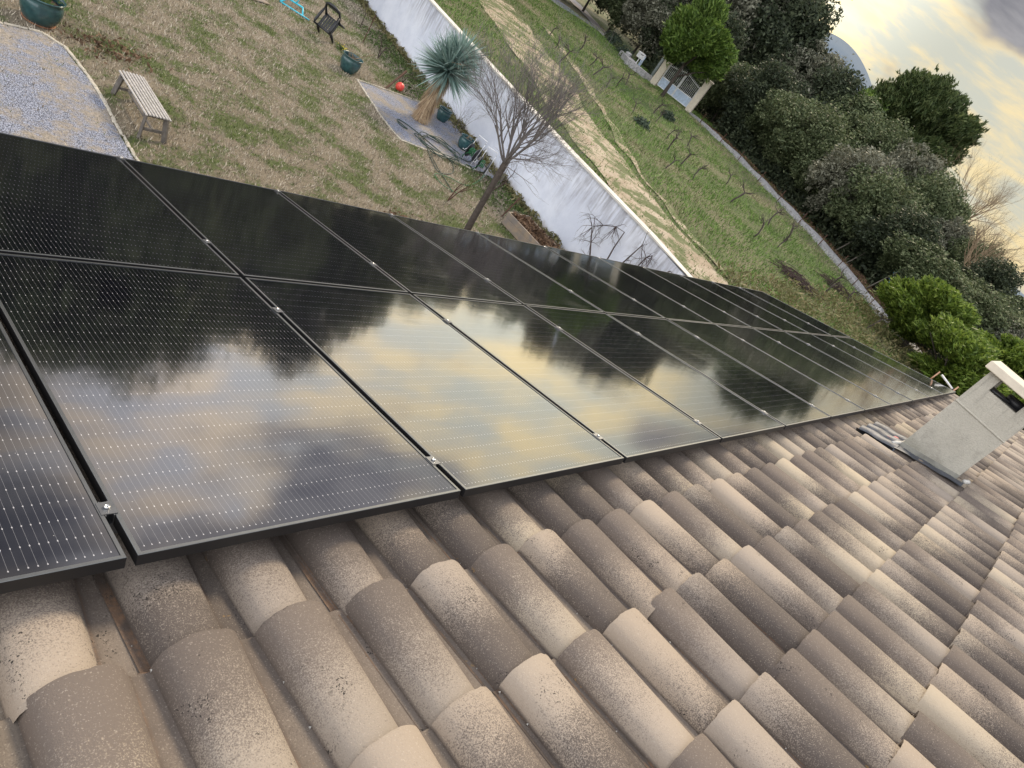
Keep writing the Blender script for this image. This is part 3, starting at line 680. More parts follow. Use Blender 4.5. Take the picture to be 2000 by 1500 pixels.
for row in (0, 1):
    for c_ in range(-1, 11):
        o = pp if first else copy_tree(pp); first = False
        o.location = RP(c_ * PW + .013, row * PL + .010, pr_.uniform(-.001, .001))
        o.rotation_euler = (-TH + R(pr_.uniform(-.12, .12)), R(pr_.uniform(-.12, .12)), 0)
        nm = ordl(c_ + 1)
        tag(o, 'black solar panel in the %s row, %s from the left end' % ('garden-side' if row else 'tile-side', nm), 'solar panel', 'solar panels laid in two rows on the tiled roof')
def make_rail():
    r = empty('mounting_rail', RP(0, 0, 0), (-TH, 0, 0))
    g = MB(); g.box((PW * 5, 0, -.056), (PW * 12 + .16, .04, .040), None, .003); g.build('rail', M['alu'], r, world=False)
    g = MB(); g.box((0, 0, .0015), (.040, .050, .003)); g.box((-.0105, 0, -.013), (.003, .060, .028)); g.box((.0105, 0, -.013), (.003, .060, .028)); g.box((0, 0, -.028), (.024, .06, .003))
    cl = g.build('clamp', M['alu'], r, world=False)
    g = MB(); g.lathe([(.0, .008), (.0035, .008), (.0045, .010), (.0075, .010), (.008, .008), (.008, .002)], (0, .0, 0), 14); bo = g.build('bolt', M['steel'], cl, True, world=False)
    cl.location = (-PW, 0, 0)
    for k in range(0, 11):
        c2 = cl.copy(); col.objects.link(c2); c2.parent = r; c2.location = (k * PW, 0, 0); b2 = bo.copy(); col.objects.link(b2); b2.parent = c2
    return r
rl = make_rail(); remember(rl)
for i, (v, lab) in enumerate(((.107 * PL, 'aluminium rail with clamps nearest the bare tiles'), (.790 * PL, 'aluminium rail with clamps under the far end of the near panel row'),
                             (1.236 * PL, 'aluminium rail with clamps just past the middle gap between panel rows'), (1.975 * PL, 'aluminium rail with clamps beside the garden edge of the panels'))):
    o = rl if i == 0 else copy_tree(rl); o.location = RP(0, v, 0); tag(o, lab, 'rail', 'mounting rails under the solar panels')

# ------------------------------------------------------------------ garden wall
def wall():
    r = empty('garden_wall', (WALL[3][0], WALL[3][1], 0), label='white rendered garden wall with dark rain streaks and pale coping', cat='wall')
    g = MB(); cp = MB(); th = .2
    for part, (t0, t1, z0, z1) in ((g, (0, th, -.2, 2.0)), (cp, (-.04, th + .05, 2.0, 2.055))):
        vs = []
        Ws = []
        for (xa, ya), (xb, yb_) in zip(WALL, WALL[1:]):
            nn = max(1, int((yb_ - ya) / 1.5))
            for i in range(nn): Ws.append((xa + (xb - xa) * i / nn, ya + (yb_ - ya) * i / nn))
        Ws.append(WALL[-1])
        for x, y in Ws:
            dz_ = .0 if y > 7.3 else -.07
            vs += [(x + t0, y, z0), (x + t1, y, z0), (x + t1, y, z1 + dz_), (x + t0, y, z1 + dz_)]
        fs = []
        for i in range(len(Ws) - 1):
            b = i * 4
            for k in range(4): fs.append((b + k, b + 4 + k, b + 4 + (k + 1) % 4, b + (k + 1) % 4))
        fs += [(0, 1, 2, 3), tuple(reversed(range(len(vs) - 4, len(vs))))]
        part.add(vs, fs)
    g.build('rendered_face', M['render'], r); cp.build('coping', M['cap'], r)
wall()
# ------------------------------------------------------------------ garden things
def bench():
    r = empty('garden_bench', (4.09, 10.68, 0), (0, 0, R(2)), label='weathered grey slatted wooden bench on the dry grass beside the gravel terrace', cat='bench')
    W, L, H = .42, 1.34, .45
    g = MB(); n = 8
    for i in range(n):
        x = -W / 2 + W * (i + .5) / n; dz = -.012 if i in (0, n - 1) else 0
        g.box((x, 0, H - .012 + dz), (W / n * .60, L, .024), None, .004)
    g.build('seat', M['wood'], r, world=False)
    for sy in (-1, 1):
        for sx in (-1, 1):
            g = MB(); a = Vector((sx * .155, sy * (L / 2 - .10), H - .03)); b = Vector((sx * .20, sy * (L / 2 - .03), 0.))
            d = (b - a); q = d.to_track_quat('Z', 'Y').to_matrix(); g.box((a + b) / 2, (.045, .075, d.length), q, .006)
            g.build('leg', M['darkwood'], r, world=False)
        g = MB(); g.box((0, sy * (L / 2 - .10), H - .055), (W - .02, .035, .05), None, .004); g.box((0, sy * (L / 2 - .065), .16), (.34, .03, .05), None, .004)
        g.build('end_rail', M['darkwood'], r, world=False)
    g = MB(); g.box((0, 0, .16), (.045, L - .14, .03), None, .004); g.build('stretcher', M['darkwood'], r, world=False)
bench()

def pot(name, loc, D, H, label, soil='soil', tilt=0, saucer=False, plant=None):
    r = empty(name, loc, (R(tilt), 0, 0), label=label, cat='plant pot', group='teal glazed plant pots')
    k = D / 2
    prof = [(.0, .01), (k * .62, 0), (k * .72, .02), (k * .93, H * .38), (k * .99, H * .62), (k * .95, H * .80), (k * .90, H * .88), (k * .93, H * .92), (k * 1.0, H * .97), (k * 1.01, H), (k * .93, H * 1.005), (k * .88, H * .93), (k * .86, H * .80), (k * .84, H * .5)]
    g = MB(); g.lathe(prof, (0, 0, 0), 36); g.build('bowl', M['glaze'], r, True, world=False)
    g = MB(); g.lathe([(k * .87, H * .76), (k * .5, H * .82), (0., H * .80)], (0, 0, 0), 20); g.build('soil', M[soil], r, True, world=False)
    if saucer:
        g = MB(); g.lathe([(0, .002), (k * .70, .002), (k * .78, .03), (k * .74, .03), (k * .68, .012)], (0, 0, 0), 28); g.build('saucer', M['terracotta'], r, True, world=False)
    return r, k, H
a, k, H = pot('plant_pot', (3.20, 13.32, 0), .66, .47, 'large teal glazed pot at the end of the curved edging near the bench', saucer=True)
def small_leaves(parent, c, n, rad, size, mat, seed, name='foliage', up=.6):
    g = np.random.default_rng(seed); P = np.array(c) + g.normal(size=(n, 3)) * np.array([rad, rad, rad * up])
    return leaf_quads(name, P, g, size, mat, parent)
def leaf_quads(name, P, g, size, mat, parent, asp=1.8, dirs=None):
    n = len(P); u = g.normal(size=(n, 3)) if dirs is None else dirs + g.normal(size=(n, 3)) * .35
    u /= np.linalg.norm(u, axis=1)[:, None]; t = g.normal(size=(n, 3)); v = np.cross(u, t); v /= np.linalg.norm(v, axis=1)[:, None] + 1e-9
    s = (size * g.uniform(.6, 1.4, n) * np.where(g.random(n) < .12, 1.5, 1.))[:, None]; a = u * s * .5 * asp; b = v * s * .5
    V = np.stack([P - a, P + b * .8, P + a, P - b * .8], 1).reshape(-1, 3); F = np.arange(n * 4).reshape(n, 4)
    rnd = np.repeat(np.c_[g.random((n, 3)), np.ones(n)], 4, 0)
    if parent is not None:
        r = parent
        while r.parent: r = r.parent
    return npmesh(name, V, F, mat, parent, rnd)
small_leaves(a, (0, 0, .47), 90, .13, .06, M['greenweed'], 3)
b, k, H = pot('plant_pot', (11.44, 16.76, 0), .60, .46, 'teal glazed pot with dry stems between the fallen chair and the gravel bed')
g = MB(); rr = random.Random(3)
g.tube([(.05, .02, .38), (.40, -.22, .78)], .008, 6)
for i in range(16): a0 = rr.uniform(0, 6.28); g.tube([(rr.uniform(-.1, .1), rr.uniform(-.1, .1), .38), (.2 * math.cos(a0), .2 * math.sin(a0), .38 + rr.uniform(.04, .22))], .004, 4)
g.build('dry_stems', M['tan'], b, world=False)
c, k, H = pot('plant_pot', (14.36, 15.62, 0), .44, .38, 'teal glazed pot tight against the yucca trunk and the white wall')
d, k, H = pot('plant_pot', (14.14, 13.98, 0), .45, .38, 'teal glazed pot at the foot of the wall beside the hose reels')
g = MB()
for i in range(7): g.tube([(rr.uniform(-.1, .1), rr.uniform(-.1, .1), .3), (rr.uniform(-.15, .15), rr.uniform(-.15, .15), .3 + rr.uniform(.1, .25))], .004, 4)
g.build('dry_stems', M['tan'], d, world=False)
# ball
r = empty('ball', (13.35, 16.79, 0), label='round coral red ball on the grass between the pot and the yucca', cat='ball')
g = MB(); g.lathe([(.135 * math.sin(math.pi * i / 14), .135 - .135 * math.cos(math.pi * i / 14)) for i in range(15)], (0, 0, 0), 24); g.build('ball_skin', M['coral'], r, True, world=False)
g = MB(); g.tube([(-.10, -.07, .175), (-.118, -.055, .16), (-.10, -.085, .15)], .006, 6); g.build('valve', M['black'], r, world=False)
# tipped over plastic chair
def chair():
    import itertools
    w0 = Vector((.97083776, -.47499312, -.88947248)); th = w0.length; Q = Matrix.Rotation(th, 3, w0.normalized())
    parts = []
    def P(name, g): parts.append((name, g))
    g = MB()
    for i in range(6): g.box((.06 + .076 * i, .20, 0), (.060, .40, .016), None, .004)
    g.box((.25, -.005, -.012), (.54, .055, .075), None, .01); g.box((.25, .415, -.01), (.46, .03, .04), None, .01)
    for sx in (.012, .488): g.box((sx, .20, -.010), (.026, .42, .04), None, .008)
    P('seat', g)
    g = MB(); g.tube([(.02, .41, 0), (.0, .50, .25), (.03, .55, .40), (.13, .57, .46), (.25, .575, .475), (.37, .57, .46), (.47, .55, .40), (.50, .50, .25), (.48, .41, 0)], [.032, .034, .04, .045, .048, .045, .04, .034, .032], 8)
    for i in range(3): g.box((.25, .558 - .012 * i, .43 - .05 * i), (.40 - .03 * i, .014, .035))
    P('backrest', g)
    for sx, s in ((.02, -1), (.48, 1)):
        g = MB(); g.tube([(sx, -.02, .0), (sx + s * .045, -.06, .21), (sx + s * .05, .02, .235), (sx + s * .045, .22, .235), (sx + s * .02, .50, .24)], [.028, .03, .042, .042, .028], 8); P('armrest', g)
        g = MB(); g.tube([(sx, .0, .0), (sx + s * .02, -.03, -.22), (sx + s * .03, -.05, -.42)], [.050, .042, .030], 8); P('leg', g)
        g = MB(); g.tube([(sx, .41, .0), (sx + s * .02, .46, -.2), (sx + s * .03, .52, -.42)], [.048, .040, .028], 8); P('leg', g)
    lo = min((Q @ Vector(v)).z for _, g in parts for v in g.v)
    camp = Vector(CP); o0 = Vector((10.58006, 17.62556, .65768)); d = o0 - camp
    s = (-lo - camp.z) / d.z; o = camp + d * s
    r = empty('garden_chair', (o.x, o.y, 0), label='black plastic garden chair tipped forward on the grass near the wall', cat='chair')
    for nm, g in parts:
        g.v = [tuple((Q @ Vector(v)) + Vector((0, 0, o.z - .01))) for v in g.v]; g.build(nm, M['black'], r, True, world=False)
chair()
# cyan toy (frame of a child's seat) and a plank
r = empty('plastic_toy', (11.35, 20.35, 0), (0, 0, R(-38)), label='turquoise plastic toy frame lying on the grass at the edge of the photo', cat='toy')
g = MB(); g.tube([(-.42, -.16, .03), (-.30, .17, .16), (.18, .17, .16), (.30, -.16, .03)], .028, 8); g.tube([(-.05, .17, .16), (.0, .20, .30), (-.35, .22, .34), (-.40, .18, .12)], .028, 8)
g.tube([(-.42, -.16, .03), (.52, -.20, .03)], .024, 8); g.build('toy_frame', M['cyan'], r, True, world=False)
g = MB(); g.box((9.85, 19.75, .03), (.75, .30, .035), Matrix.Rotation(R(18), 3, 'Z'), .005); tag(g.build('wooden_board', M['plank']), 'flat wooden board lying on the grass left of the turquoise toy', 'board')

# yucca
def yucca():
    r = empty('yucca', (13.07, 14.99, 0), label='tall blue-green yucca with a shaggy skirt of dead leaves against the white wall', cat='yucca')
    top = Vector((.16, .10, 1.50))
    g = MB(); g.tube([(0, 0, 0), (.05, .03, .6), (.11, .07, 1.2), tuple(top)], [.17, .15, .14, .12], 12); g.build('trunk', M['bark'], r, True, world=False)
    q = np.random.default_rng(5); n = 1500
    t = q.uniform(0.02, 1.0, n); ax = np.array([top.x, top.y, top.z]); a = q.uniform(0, 6.283, n)
    P0 = t[:, None] * ax; rad = .14 + .06 * q.random(n); P0[:, 0] += np.cos(a) * rad; P0[:, 1] += np.sin(a) * rad
    L = q.uniform(.22, .5, n); dn = np.stack([np.cos(a) * .32, np.sin(a) * .32, -np.ones(n)], 1); dn += q.normal(size=(n, 3)) * .10; P1 = P0 + dn * L[:, None]; P1[:, 2] = np.maximum(P1[:, 2], .01)
    sd_ = np.stack([-np.sin(a), np.cos(a), 0 * a], 1) * .011
    V = np.stack([P0 - sd_, P0 + sd_, P1], 1).reshape(-1, 3); rnd = np.repeat(np.c_[q.random((n, 3)), np.ones(n)], 3, 0)
    npmesh('dead_leaf_skirt', V, np.arange(n * 3).reshape(n, 3), M['skirt'], r, rnd)
    heads = [(top + Vector((0, 0, .12)), 1.10, 760, Vector((0, 0, .35))), (top + Vector((.18, .05, .50)), .95, 420, Vector((.35, .15, .75)))]
    VV = []; RR = []
    for c, Lm, n, bias in heads:
        dd = q.normal(size=(n, 3)); dd /= np.linalg.norm(dd, axis=1)[:, None]; dd += np.array(bias) * .55; dd = dd[dd[:, 2] > -.62]; dd /= np.linalg.norm(dd, axis=1)[:, None]; n = len(dd)
        L = Lm * q.uniform(.62, 1.08, n); up = np.array([0, 0, 1.]); s = np.cross(dd, up); s /= np.linalg.norm(s, axis=1)[:, None] + 1e-6
        c0 = np.array(c); wd = .023
        A = c0 + dd * .05; B = c0 + dd * (L * .45)[:, None]; C = c0 + dd * L[:, None] + np.array([0, 0, -.035]) * (L[:, None] ** 2); rl_ = np.cross(s, dd)
        s = s * np.cos(.6) + rl_ * np.sin(.6) * q.choice([-1, 1], n)[:, None]
        V = np.stack([A - s * wd * .7, A + s * wd * .7, B + s * wd, B - s * wd, C], 1); VV.append(V); RR.append(q.random((n, 3)))
    V = np.concatenate(VV); n = len(V); b = np.arange(n)[:, None] * 5
    F = np.concatenate([b + np.array([0, 1, 2, 3]), b + np.array([3, 2, 4, 4])]); 
    # second set are triangles: write them as a thin quad with a midpoint tip
    V2 = np.concatenate([V, V[:, 4:5] + (V[:, 2:3] - V[:, 3:4]) * .06], 1); b = np.arange(n)[:, None] * 6
    F = np.concatenate([b + np.array([0, 1, 2, 3]), b + np.array([3, 2, 5, 4])])
    rnd = np.repeat(np.c_[np.concatenate(RR), np.ones(n)], 6, 0)
    npmesh('leaf_rosette', V2.reshape(-1, 3), F, M['yucca'], r, rnd)
    g = MB(); rr = random.Random(2)
    for i in range(3):
        p0 = Vector(heads[0][0]) + Vector((-.25, -.25, .30)); p1 = p0 + Vector((.2 + .12 * i, -.30 + .1 * i, .12)); g.tube([p0, p1], .006, 4)
        for k in range(4): q0 = p0.lerp(p1, .3 + .2 * k); g.tube([q0, q0 + Vector((rr.uniform(-.08, .08), rr.uniform(-.08, .08), -.14))], .003, 3)
    g.build('old_flower_stalk', M['tan'], r, world=False)
yucca()

# branching helper
def grow(g, p, d, L, r, depth, rr, spread=.5, droop=0., seg=3, tips=None, up=.15, nchild=(2, 4), k=.68):
    pts = [Vector(p)]; dd = Vector(d).normalized(); rad = [r]
    for i in range(seg):
        dd = (dd + Vector((rr.gauss(0, .10), rr.gauss(0, .10), rr.gauss(0, .06) + up * .25 - droop))).normalized()
        pts.append(pts[-1] + dd * L / seg); rad.append(r * (1 - .42 * (i + 1) / seg))
    g.tube(pts, rad, 6 if r > .02 else 4 if r > .006 else 3, False)
    if tips is not None and depth <= 1: tips.append(pts[-1])
    if depth <= 0: return
    n = rr.randint(*nchild)
    for j in range(n):
        t = rr.uniform(.30, 1.) if j else 1.
        i = min(seg - 1, int(t * seg)); q = pts[i].lerp(pts[i + 1], t * seg - i)
        u = dd.orthogonal().normalized(); u = Matrix.Rotation(rr.uniform(0, 6.283), 3, dd) @ u
        nd = (dd + u * spread * rr.uniform(.5, 1.3)).normalized()
        grow(g, q, nd, L * k * rr.uniform(.75, 1.2), max(.0018, rad[i + 1] * .72), depth - 1, rr, spread, droop, seg, tips, up, nchild, k)
def bare_tree():
    rr = random.Random(21)
    r = empty('bare_tree', (10.20, 8.60, 0), label='leafless young tree with a slim trunk standing in front of the white wall', cat='tree')
    g = MB(); fk = Vector((10.21, 8.73, 2.0)); g.tube([(10.2, 8.6, -.05), (10.17, 8.63, .6), (10.18, 8.68, 1.3), tuple(fk), (10.24, 8.75, 2.12)], [.085, .074, .068, .070, .066], 12); g.build('trunk', M['bark'], r, True)
    g = MB()
    for i in range(11):
        a = (6.283 * i / 9 + rr.uniform(-.3, .3)) if i < 9 else 2.2 + .5 * (i - 9); tl_ = rr.uniform(.4, 1.15) if i % 3 else .25
        d = Vector((math.cos(a) * tl_, math.sin(a) * tl_, 1.0))
        grow(g, fk + Vector((0, 0, rr.uniform(0, .1))), d, rr.uniform(.85, 1.15), rr.uniform(.019, .031), 4, rr, .60, 0.01, 4, None, .18, (3, 5), .73)
    for i in range(3):
        a = rr.uniform(0, 6.28); grow(g, fk, Vector((math.cos(a), math.sin(a), .25)), .6, .010, 2, rr, .5, .03, 4, None, 0., (2, 3), .7)
    g.build('branches', M['twig'], r, True)
bare_tree()

# hose coils and trail, reels
def hose(name, pts, rad, mat, label):
    g = MB(); P = [Vector(p) for p in pts]; out = []
    for i in range(len(P) - 1):
        p0, p1, p2, p3 = P[max(i - 1, 0)], P[i], P[i + 1], P[min(i + 2, len(P) - 1)]
        for k in range(8):
            t = k / 8; out.append(.5 * ((2 * p1) + (-p0 + p2) * t + (2 * p0 - 5 * p1 + 4 * p2 - p3) * t * t + (-p0 + 3 * p1 - 3 * p2 + p3) * t ** 3))
    out.append(P[-1]); g.tube(out, rad, 6); return tag(g.build(name, mat, None, True), label, 'hose')
cx, cy = 12.7, 13.35; rr = random.Random(8); pts = [(11.85, 14.35, .03), (12.0, 14.0, .03), (11.78, 14.1, .04), (11.95, 14.45, .03), (12.3, 14.1, .03)]
for i in range(46):
    a = -1.2 + i * .62; rx = .62 + .12 * math.sin(i * 1.7); ry = .44 + .10 * math.cos(i * 2.3)
    pts.append((cx + rx * math.cos(a) * .95 + .1 * math.sin(i * .31), cy + ry * math.sin(a) * 1.25, .03 + .0022 * i))
pts += [(13.3, 13.2, .06), (13.75, 13.1, .04), (13.9, 13.15, .15)]
hose('garden_hose', pts, .0125, M['blackhose'], 'dark green garden hose heaped in loops on the gravel bed beside the yucca')
pts = [(12.2, 13.2, .03), (11.9, 12.5, .03), (11.75, 11.9, .03), (12.2, 11.95, .03), (12.6, 12.3, .03), (12.75, 12.8, .05), (12.2, 12.9, .03), (11.9, 12.2, .03), (11.7, 11.3, .03), (11.6, 10.95, .03)]
hose('garden_hose', pts, .012, M['blackhose'], 'dark garden hose trailing across the grass below the hose reels')
pts = [(11.9, 10.9, .03), (11.45, 11.2, .03), (11.5, 11.7, .03), (12.0, 11.75, .03), (12.5, 11.55, .03), (13.2, 11.9, .05), (13.75, 12.3, .15)]
hose('garden_hose', pts, .009, M['greenhose'], 'thin bright green hose looped on the grass by the bare rose stem')
def reel(loc, rz, lab, green, seed):
    r = empty('hose_reel', loc, (0, 0, rz), label=lab, cat='hose reel', group='hose reels standing by the wall')
    rot = Matrix.Rotation(R(90), 3, 'X'); D = .20
    for sy in (-.13, .13):
        g = MB(); g.lathe([(.05, -.006), (D, -.006), (D + .012, 0), (D, .006), (.05, .006)], (0, sy, .32), 26, rot); g.build('disc', M['black'] if sy > 0 else M['black'], r, True, world=False)
        g = MB(); g.tube([(math.cos(a) * (D + .006), sy * 1.06, .32 + math.sin(a) * (D + .006)) for a in np.linspace(0, 6.283, 29)], .008, 6); g.build('rim', M['alu'], r, True, world=False)
    g = MB(); rr = random.Random(seed)
    for k in range(5 if green else 3):
        g.tube([(math.cos(a) * (.10 + .018 * (k % 2)), -.10 + .2 * (a / 6.283 + k) / 5, .32 + math.sin(a) * (.10 + .018 * (k % 2))) for a in np.linspace(0, 6.283, 21)], .012, 6)
    g.tube([(.12, -.05, .32), (.16, -.16, .15), (.05, -.20, .03), (-.2, -.35, .02)], .010, 6)
    g.build('wound_hose', M['greenhose'], r, True, world=False)
    for sy in (-.16, .16):
        g = MB(); g.tube([(.0, sy, .32), (.10, sy, .02), (-.22, sy, .02), (0, sy, .32), (-.08, sy, .70)], .008, 6); g.build('side_frame', M['whitem'], r, True, world=False)
    g = MB(); g.tube([(-.08, -.16, .70), (-.09, -.16, .80), (-.09, .16, .80), (-.08, .16, .70)], .011, 6); g.build('handle', M['whitem'], r, True, world=False)
    g = MB(); g.tube([(0, -.16, .32), (0, -.23, .32), (.10, -.24, .26), (.10, -.30, .26)], .009, 6); g.build('crank', M['whitem'], r, True, world=False)
reel((13.75, 13.12, 0), R(200), 'hose reel with bright green hose, the one next to the teal pot', True, 1)
reel((13.72, 12.50, 0), R(215), 'half-empty hose reel with metal rims, the one next to the bare tree trunk', False, 2)

# bare shrubs and vines in the garden
def bare_shrub(name, base, stems, L, r0, depth, seed, mat, label, cat, lean=(0, 0), spread=.5, group=None, up=.1, part='stems'):
    rr = random.Random(seed); r = empty(name, base, label=label, cat=cat, group=group); g = MB()
    for i in range(stems):
        a = 6.283 * i / stems + rr.uniform(-.5, .5); s = rr.uniform(.15, .6) if stems > 1 else .1
        grow(g, (rr.uniform(-.03, .03), rr.uniform(-.03, .03), -.03), (math.cos(a) * s + lean[0], math.sin(a) * s + lean[1], 1), L * rr.uniform(.8, 1.15), r0 * rr.uniform(.8, 1.1), depth, rr, spread, 0, 4, None, up, (2, 4), .62)
    g.build(part, mat, r, True, world=False); return r
bare_shrub('rose_bush', (11.16, 10.50, 0), 2, .62, .020, 1, 3, M['rust'], 'pruned two-stemmed rose stock in the lawn just left of the bare tree', 'rose bush', (.05, .1))
bare_shrub('grape_vine', (13.0, 11.25, 0), 1, .62, .028, 3, 5, M['drybrush'], 'gnarled bare vine near the rusty iron stake right of the bare tree', 'vine', (.1, -.2), .8)
bare_shrub('grape_vine', (13.75, 17.35, 0), 1, .42, .020, 3, 6, M['drybrush'], 'bare vine growing on the leaning post above the red ball', 'vine', (.2, .0), .9)
bare_shrub('grape_vine', (13.85, 19.05, 0), 2, .55, .020, 3, 9, M['drybrush'], 'bare vine between the tipped chair and the leaning post', 'vine', (.1, .1), .8)
bare_shrub('grape_vine', (14.5, 21.6, 0), 1, .60, .022, 3, 12, M['drybrush'], 'farthest bare vine at the foot of the white wall behind the tipped chair', 'vine', (.1, .1), .8)
bare_shrub('bare_shrub', (14.1, 12.0, 0), 4, .55, .010, 3, 15, M['twig'], 'thin leafless shrub at the wall behind the hose reels', 'shrub', (.1, .3), .6)
bare_shrub('bare_shrub', (14.5, 14.9, 0), 4, .6, .008, 3, 16, M['twig'], 'thin leafless shrub against the wall between the two wall-side pots', 'shrub', (0, .0), .5)
def stake(a, b, r, mat, label, nm='stake'):
    g = MB(); g.tube([a, b], r, 8); tag(g.build(nm, mat, None, False), label, 'stake')
stake((12.95, 10.32, -.05), (13.28, 10.40, .62), .020, M['rust'], 'short rusty iron stake beside the wooden planter')
stake((12.6, 16.45, -.05), (13.55, 17.1, .55), .035, M['rust'], 'brown leaning post above the red ball')
stake((13.75, 20.0, -.05), (13.9, 20.2, .95), .016, M['rust'], 'thin dark iron stake right of the tipped chair')
# planter
t = empty('planter_box', (13.2, 9.0, 0), (0, 0, R(4)), label='wooden plank planter with brown dry plants at the foot of the white wall', cat='planter')
for (x, y, sx, sy) in ((-.42, 0, .05, 2.0), (.42, 0, .05, 2.0), (0, 1.0, .88, .05), (0, -1.0, .88, .05)):
    g = MB(); g.box((x, y, .13), (sx, sy, .21), None, .006); g.box((x, y, .31), (sx * .98 if sx > .5 else sx * .9, sy * .98 if sy > .5 else sy * .9, .14), None, .006); g.build('side_board', M['plank'], t, world=False)
g = MB(); g.box((0, 0, .15), (.79, 1.94, .30), None, .0); g.build('soil', M['soil'], t, world=False)
q = np.random.default_rng(4); P = np.c_[q.uniform(-.38, .38, 1500), q.uniform(-.95, .95, 1500), .31 + q.random(1500) ** 2 * .14]
m_ = leafmat('dry_planter_stems', [(.1, (.05, .03, .02)), (.5, (.13, .08, .05)), (.9, (.30, .20, .13))], .9, .1)
leaf_quads('dry_plants', P, q, .045, m_, t, 3.)
# climbing vines on the wall
def climber(base, pts, seed, label, tw=10):
    rr = random.Random(seed); r = empty('climbing_vine', base, label=label, cat='vine', group='leafless climbers against the white wall'); g = MB()
    for P in pts:
        g.tube([(x, y, z) for x, y, z in P], [max(.010, .026 - .004 * i) for i in range(len(P))], 6)
        for k in range(tw):
            i = rr.randrange(max(1, len(P) - 3), len(P)); q = Vector(P[i]); grow(g, q, (rr.uniform(-.35, .02), rr.uniform(-.9, .7), rr.uniform(-.8, .5)), rr.uniform(.18, .38), .010, 2, rr, .7, .04, 4, None, -.1, (2, 3), .7)
    g.build('stems', M['drybrush'], r, True)
X = 14.38
climber((X, 7.9, 0), [[(X, 7.9, 0), (X, 7.75, .6), (X, 7.85, 1.2), (X, 7.88, 1.66), (X - .05, 8.15, 1.62), (X, 8.5, 1.4), (X, 8.72, 1.2)], [(X, 8.0, 0), (X, 8.2, .5), (X, 8.5, .85), (X, 8.75, 1.15)]], 2, 'widest leafless climber, with drooping loops, leftmost of those above the planter', 14)
climber((X, 7.6, 0), [[(X, 7.55, 0), (X, 7.48, .6), (X, 7.35, 1.2), (X, 7.25, 1.75)]], 3, 'upright leafless climber, second from the left above the panels')
climber((X, 7.0, 0), [[(X, 7.5, 0), (X, 7.25, .6), (X, 7.0, 1.15), (X, 6.95, 1.6), (X, 6.85, 1.75)]], 4, 'bent leafless climber, third from the left above the panels')
climber((X - .03, 6.35, 0), [[(X - .03, 6.6, 0), (X - .03, 6.55, .8), (X - .03, 6.4, 1.4), (X - .03, 6.2, 1.8)]], 5, 'rightmost leafless climber where the wall meets the panels')
# weeds along the wall foot and yellow flowers
def wallweeds():
    q = np.random.default_rng(6); n = 4200; y = q.uniform(8., 26., n); x = wx(y) - .03 - np.abs(q.normal(size=n)) * .20; h = q.random(n) ** 1.8 * .20 * (.4 + .6 * np.sin(y * 3.1) ** 2)
    tag(leaf_quads('weeds', np.c_[x, y, h], q, .055, M['weed'], None, 2.8), 'dry weeds and green shoots along the foot of the white wall', 'weeds', kind='stuff')
    n = 5000; y = q.uniform(9., 22., n); x = wx(y) - .3 - np.abs(q.normal(size=n)) * .7; k = ~inB(x, y)
    tag(leaf_quads('low_weeds', np.c_[x, y, .02 + q.random(n) * .05][k], q, .045, M['greenweed'], None, 1.8), 'low green weeds in the strip of grass along the wall', 'weeds', kind='stuff')
wallweeds()
q = np.random.default_rng(2)
for (x, y, lb) in ((12.1, 18.3, 'small yellow flowers in the grass right of the tipped chair'), (10.8, 20.9, 'tiny clump of yellow flowers near the turquoise toy')):
    r = empty('yellow_flowers', (x, y, 0), label=lb, cat='flowers')
    P = q.normal(size=(26, 3)) * [.10, .10, .02] + [0, 0, .14]; leaf_quads('petals', P, q, .035, M['yellow'], r, 1.2)
    P = q.normal(size=(60, 3)) * [.12, .12, .03] + [0, 0, .06]; leaf_quads('leaves', P, q, .05, M['greenweed'], r, 2.5)
for (x, y, s, lb) in ((4.3, 13.0, .30, 'rusty brown dead plant patch in the grass right of the large pot'), (8.9, 8.9, .22, 'dark clump of dead leaves at the lawn edge by the panels')):
    P = q.normal(size=(260, 3)) * [s * 1.3, s, .02] + [x, y, .04]; tag(leaf_quads('dead_leaves', P, q, .045, m_, None, 2.), lb, 'leaves', kind='stuff')

# ------------------------------------------------------------------ vineyard field
def vine_proto(seed):
    rr = random.Random(seed); r = empty('vine_stock', (0, 0, 0)); g = MB()
    pts = [Vector((0, 0, -.05))]; d = Vector((rr.uniform(-.2, .2), rr.uniform(-.2, .2), 1))
    for i in range(5): d = (d + Vector((rr.gauss(0, .25), rr.gauss(0, .25), .3))).normalized(); pts.append(pts[-1] + d * .115)
    g.tube(pts, [.036, .030, .027, .026, .03, .034], 6); g.build('trunk', M['bark'], r, True, world=False)
    g = MB()
    for k in range(5): a = rr.uniform(0, 6.28); grow(g, pts[-1], (math.cos(a), math.sin(a), rr.uniform(.1, .8)), rr.uniform(.16, .30), .017, 2, rr, .6, 0, 3, None, .2, (1, 3), .75)
    g.build('arms', M['bark'], r, True, world=False); remember(r); return r
vp = [vine_proto(s) for s in (1, 2, 3)]; used = [False] * 3
spots = [(28.26, 22.96), (28.62, 22.10), (31.16, 23.6), (33.6, 25.0), (26.7, 15.9), (26.15, 14.65), (25.5, 13.35), (28.0, 19.5), (30.8, 20.0), (25.4, 22.7), (32.1, 28.0), (23.3, 13.4),
         (30.0, 11.4), (29.6, 10.24), (28.5, 7.1), (26.0, 6.3), (28.2, 6.1), (30.3, 25.2), (27.2, 25.1), (29.3, 17.9), (31.9, 18.3), (27.6, 12.4), (26.9, 9.2), (30.6, 14.6), (32.6, 21.6), (29.0, 27.5), (27.0, 4.6), (25.2, 9.6)]
rr = random.Random(5)
spots.sort(key=lambda p: math.dist(p, (40.5, 27)))
